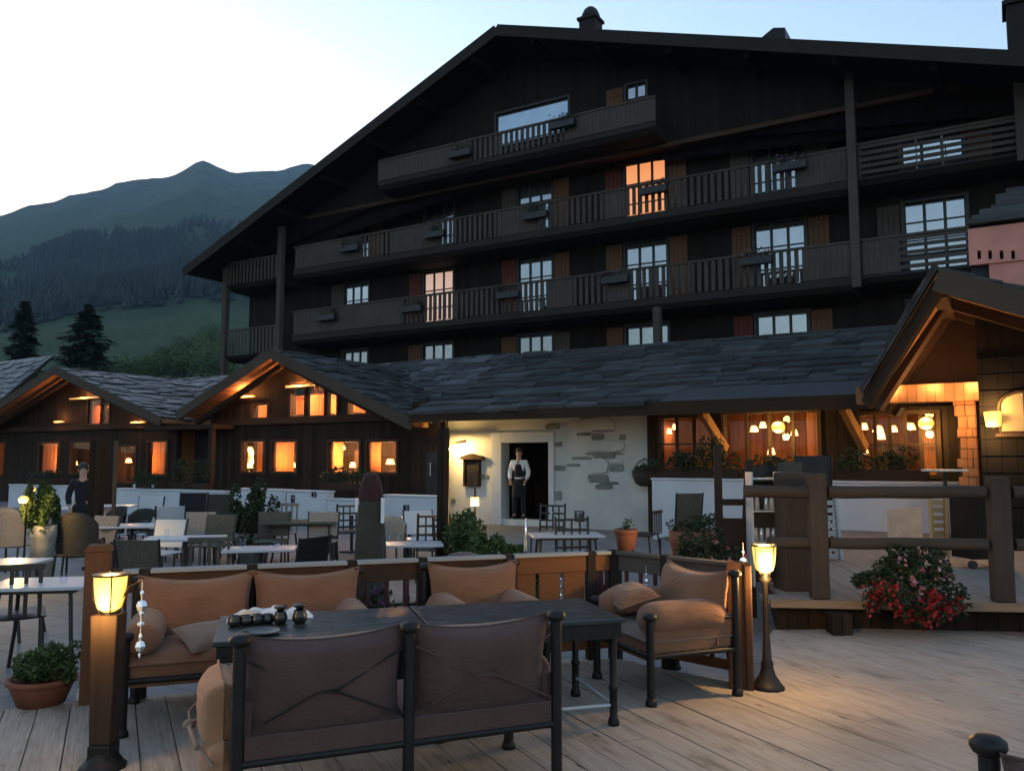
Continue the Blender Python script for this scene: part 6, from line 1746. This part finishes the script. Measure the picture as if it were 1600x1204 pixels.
# closed parasol pole between the lodges and tall terrace posts
for i, (px, y0, ytop, w_, lab) in enumerate(((154, 13.2, 688, .09, 'thick dark post standing before the left lodge'), (182, 13.0, 648 + 40, .025, 'thin pale pole beside the thick dark post'), (693, 10.4, 668, .07, 'dark timber post before the dark door'))):
    p = pd(px, ytop, y0)
    t = thing('terrace_post' if i != 1 else 'parasol_pole', lab, 'post', (p.x, y0, TZ))
    MB().box(-w_, w_, -w_, w_, 0, p.z - TZ).build('post', M['timber'] if i != 1 else M['bargeboard'], t, bevel=.006)
    MB().box(-w_ * 1.3, w_ * 1.3, -w_ * 1.3, w_ * 1.3, 0, .05).build('foot', M['iron_soft'], t)
# small yellow lamps on the terrace
def terrace_lamp(px, py, y, s, label, power, kind):
    p = pd(px, py, y)
    t = thing('terrace_lamp', label, 'lamp', (p.x, p.y, TZ), 0, 'small yellow lamps on the terrace')
    z = p.z - TZ
    if kind == 'cube': MB().box(-s, s, -s, s, z - s, z + s).build('lamp_shade', M['glow_lamp'], t, bevel=.01); MB().tube([(0, 0, z + s), (0, 0, z + s + .25)], .012, 8).build('hook', M['iron'], t)
    else: MB().ball((0, 0, z), s, sz=.8 if kind == 'ball' else .6).build('lamp_shade', M['glow_lamp'], t)
    MB().tube([(0, s * 1.2, 0), (0, s * 1.2, z + (s + .27 if kind == 'cube' else -s * .4)), (0, 0, z + (s + .25 if kind == 'cube' else -s * .5))], .013, 8).build('pole', M['iron'], t)
    light('bulb_light', (0, -s * 1.6, z - s * 1.5), power, (1, .62, .2), .05, t)
    return t
terrace_lamp(742, 783, 11, .055, 'small cube lantern hanging over the leafy shrub by the entrance', 6, 'cube')
terrace_lamp(37, 780, 10.6, .06, 'round yellow lamp in front of the bright green bush', 9, 'ball')
terrace_lamp(50, 764, 11.6, .05, 'flat oval lamp above the round yellow lamp', 4, 'flat')

# ================================================================== PEOPLE
def skin_chain(name, mat, parent, verts, edges, radii, root=0, sub=2):
    me = bpy.data.meshes.new(name); me.from_pydata(verts, edges, []); me.update()
    me.materials.append(mat)
    o = bpy.data.objects.new(name, me); col.objects.link(o); o.parent = parent
    m_ = o.modifiers.new('skin', 'SKIN'); m_.use_smooth_shade = True
    sv = me.skin_vertices[0].data
    for i, r in enumerate(radii):
        sv[i].radius = r if isinstance(r, tuple) else (r, r)
        sv[i].use_root = (i == root)
    s_ = o.modifiers.new('subsurf', 'SUBSURF'); s_.levels = sub; s_.render_levels = sub
    return o
def person(label, x, y, z, rz, waiter, scale=1.0):
    """local: faces -y"""
    t = thing('person', label, 'person', (x, y, z), rz); t.scale = (scale,) * 3
    V = [(0, 0, .95), (0, .01, 1.15), (0, .01, 1.36), (0, .0, 1.49), (0, -.01, 1.60), (0, -.015, 1.72),
         (-.17, 0, 1.42), (-.245, .02, 1.15), (-.20, -.10, .95), (.17, 0, 1.42), (.245, .02, 1.15), (.2, -.1, .95),
         (-.1, 0, .88), (-.11, -.01, .5), (-.12, .02, .1), (-.13, -.12, .04), (.1, 0, .88), (.11, -.02, .5), (.12, .02, .1), (.13, -.12, .04)]
    E = [(0, 1), (1, 2), (2, 3), (3, 4), (4, 5), (2, 6), (6, 7), (7, 8), (2, 9), (9, 10), (10, 11), (0, 12), (12, 13), (13, 14), (14, 15), (0, 16), (16, 17), (17, 18), (18, 19)]
    Rr = [(.13, .1), (.12, .09), (.14, .095), (.05, .05), (.075, .085), (.065, .08), .06, .045, .033, .06, .045, .033, .085, .058, .04, .035, .085, .058, .04, .035]
    skin_chain('body', M['skin'], t, V, E, Rr)
    # five separate fingers and a thumb's root on each hand
    for s in (-1, 1):
        w_ = Vector((s * .20, -.10, .95)); vs = []; es = []; rs = []
        vs.append(tuple(w_)); rs.append(.03); pm = w_ + Vector((-.02 * s, -.05, -.045)); vs.append(tuple(pm)); rs.append((.034, .018)); es.append((0, 1))
        hand = skin_chain('hand', M['skin'], t, vs, es, rs)
        for k, L in enumerate((.06, .07, .066, .05)):
            b_ = pm + Vector((s * (.024 - .016 * k), -.012, -.01)); skin_chain('finger', M['skin'], hand, [tuple(b_), tuple(b_ + Vector((0, -L * .5, -L * .35))), tuple(b_ + Vector((-.01 * s, -L * .6, -L * .9)))], [(0, 1), (1, 2)], [.009, .008, .006], sub=1)
        b_ = w_ + Vector((-s * .028, -.03, -.01)); skin_chain('thumb', M['skin'], hand, [tuple(b_), tuple(b_ + Vector((-s * .015, -.03, -.015))), tuple(b_ + Vector((-s * .015, -.05, -.035)))], [(0, 1), (1, 2)], [.011, .009, .007], sub=1)
    # face
    mb = MB()
    for s in (-1, 1): mb.ball((s * .03, -.093, 1.665), .011, 8, 6)
    mb.build('eyes', M['black'], t)
    MB().ball((0, -.108, 1.635), .014, 8, 6, sx=.8, sz=1.7).build('nose', M['skin'], t)
    MB().box(-.022, .022, -.1, -.09, 1.592, 1.599).build('mouth', M['petal_pink'], t)
    mb = MB()
    for s in (-1, 1): mb.ball((s * .083, 0, 1.645), .02, 8, 6, sx=.4, sz=1.5)
    mb.build('ears', M['skin'], t)
    MB().ball((0, .018, 1.71), .094, 16, 10, sz=1.0).ball((0, .04, 1.66), .085, 14, 8).build('hair', M['hair'], t)
    top_ = M['clothes_white'] if waiter else M['clothes_black']
    skin_chain('shirt', top_, t, [(0, 0, .88), (0, .01, 1.15), (0, .01, 1.36), (0, .0, 1.455), (-.17, 0, 1.42), (-.247, .02, 1.15), (-.205, -.09, .98), (.17, 0, 1.42), (.247, .02, 1.15), (.205, -.09, .98)],
               [(0, 1), (1, 2), (2, 3), (2, 4), (4, 5), (5, 6), (2, 7), (7, 8), (8, 9)], [(.145, .112), (.135, .105), (.155, .11), .06, .078, .066, .05, .078, .066, .05])
    if waiter:
        skin_chain('vest', M['clothes_black'], t, [(0, 0, .98), (0, .005, 1.15), (0, .01, 1.33), (0, .01, 1.40)], [(0, 1), (1, 2), (2, 3)], [(.16, .13), (.15, .125), (.158, .13), (.12, .1)])
        MB().box(-.022, .022, -.125, -.112, 1.395, 1.43).build('bow_tie', M['clothes_black'], t)
        MB().lathe([(.17, .55), (.168, .8), (.16, .98), (.15, .99)], (0, -.01, 0), 16, sy=.85).build('apron', M['clothes_black'], t)
    skin_chain('trousers', M['clothes_black'], t, [(0, 0, 1.06), (0, 0, .94), (-.1, 0, .87), (-.11, -.01, .5), (-.12, .015, .1), (.1, 0, .87), (.11, -.02, .5), (.12, .015, .1)],
               [(0, 1), (1, 2), (2, 3), (3, 4), (1, 5), (5, 6), (6, 7)], [(.145, .115), (.14, .115), .1, .073, .062, .1, .073, .062])
    for s in (-1, 1):
        MB().ball((s * .125, -.06, .045), .05, 12, 8, sx=.95, sy=2.6, sz=.9).build('shoe', M['black'], t)
    return t
a = pv(811, 760, VR + .12)
x, y = xy(a[0], VR + .12)
person('waiter in a black vest and white shirt standing in the open doorway', x, y, .065, -.25, True, 1.04)
a = pd(131, 722, 14.8)
person('person in dark clothes standing behind the far left parapet', a.x, 14.8, TZ, .4, False, (a.z - TZ) / 1.80)

# ================================================================== AIR
HAZE = True
if HAZE:
    hm = bpy.data.materials.new("evening haze"); hm.use_nodes = True; ht = hm.node_tree
    for n_ in list(ht.nodes): ht.nodes.remove(n_)
    ho = ht.nodes.new('ShaderNodeOutputMaterial'); hv = ht.nodes.new('ShaderNodeVolumePrincipled')
    hv.inputs['Color'].default_value = (0.5, 0.72, 1.0, 1); hv.inputs['Density'].default_value = 0.00017; hv.inputs['Anisotropy'].default_value = 0.0
    ht.links.new(hv.outputs[0], ho.inputs['Volume'])
    o = MB().box(-6700, 6700, -6700, 6700, -60, 760).build('haze', hm); tag(o, 'thin blue evening haze filling the valley', 'haze', kind='stuff')
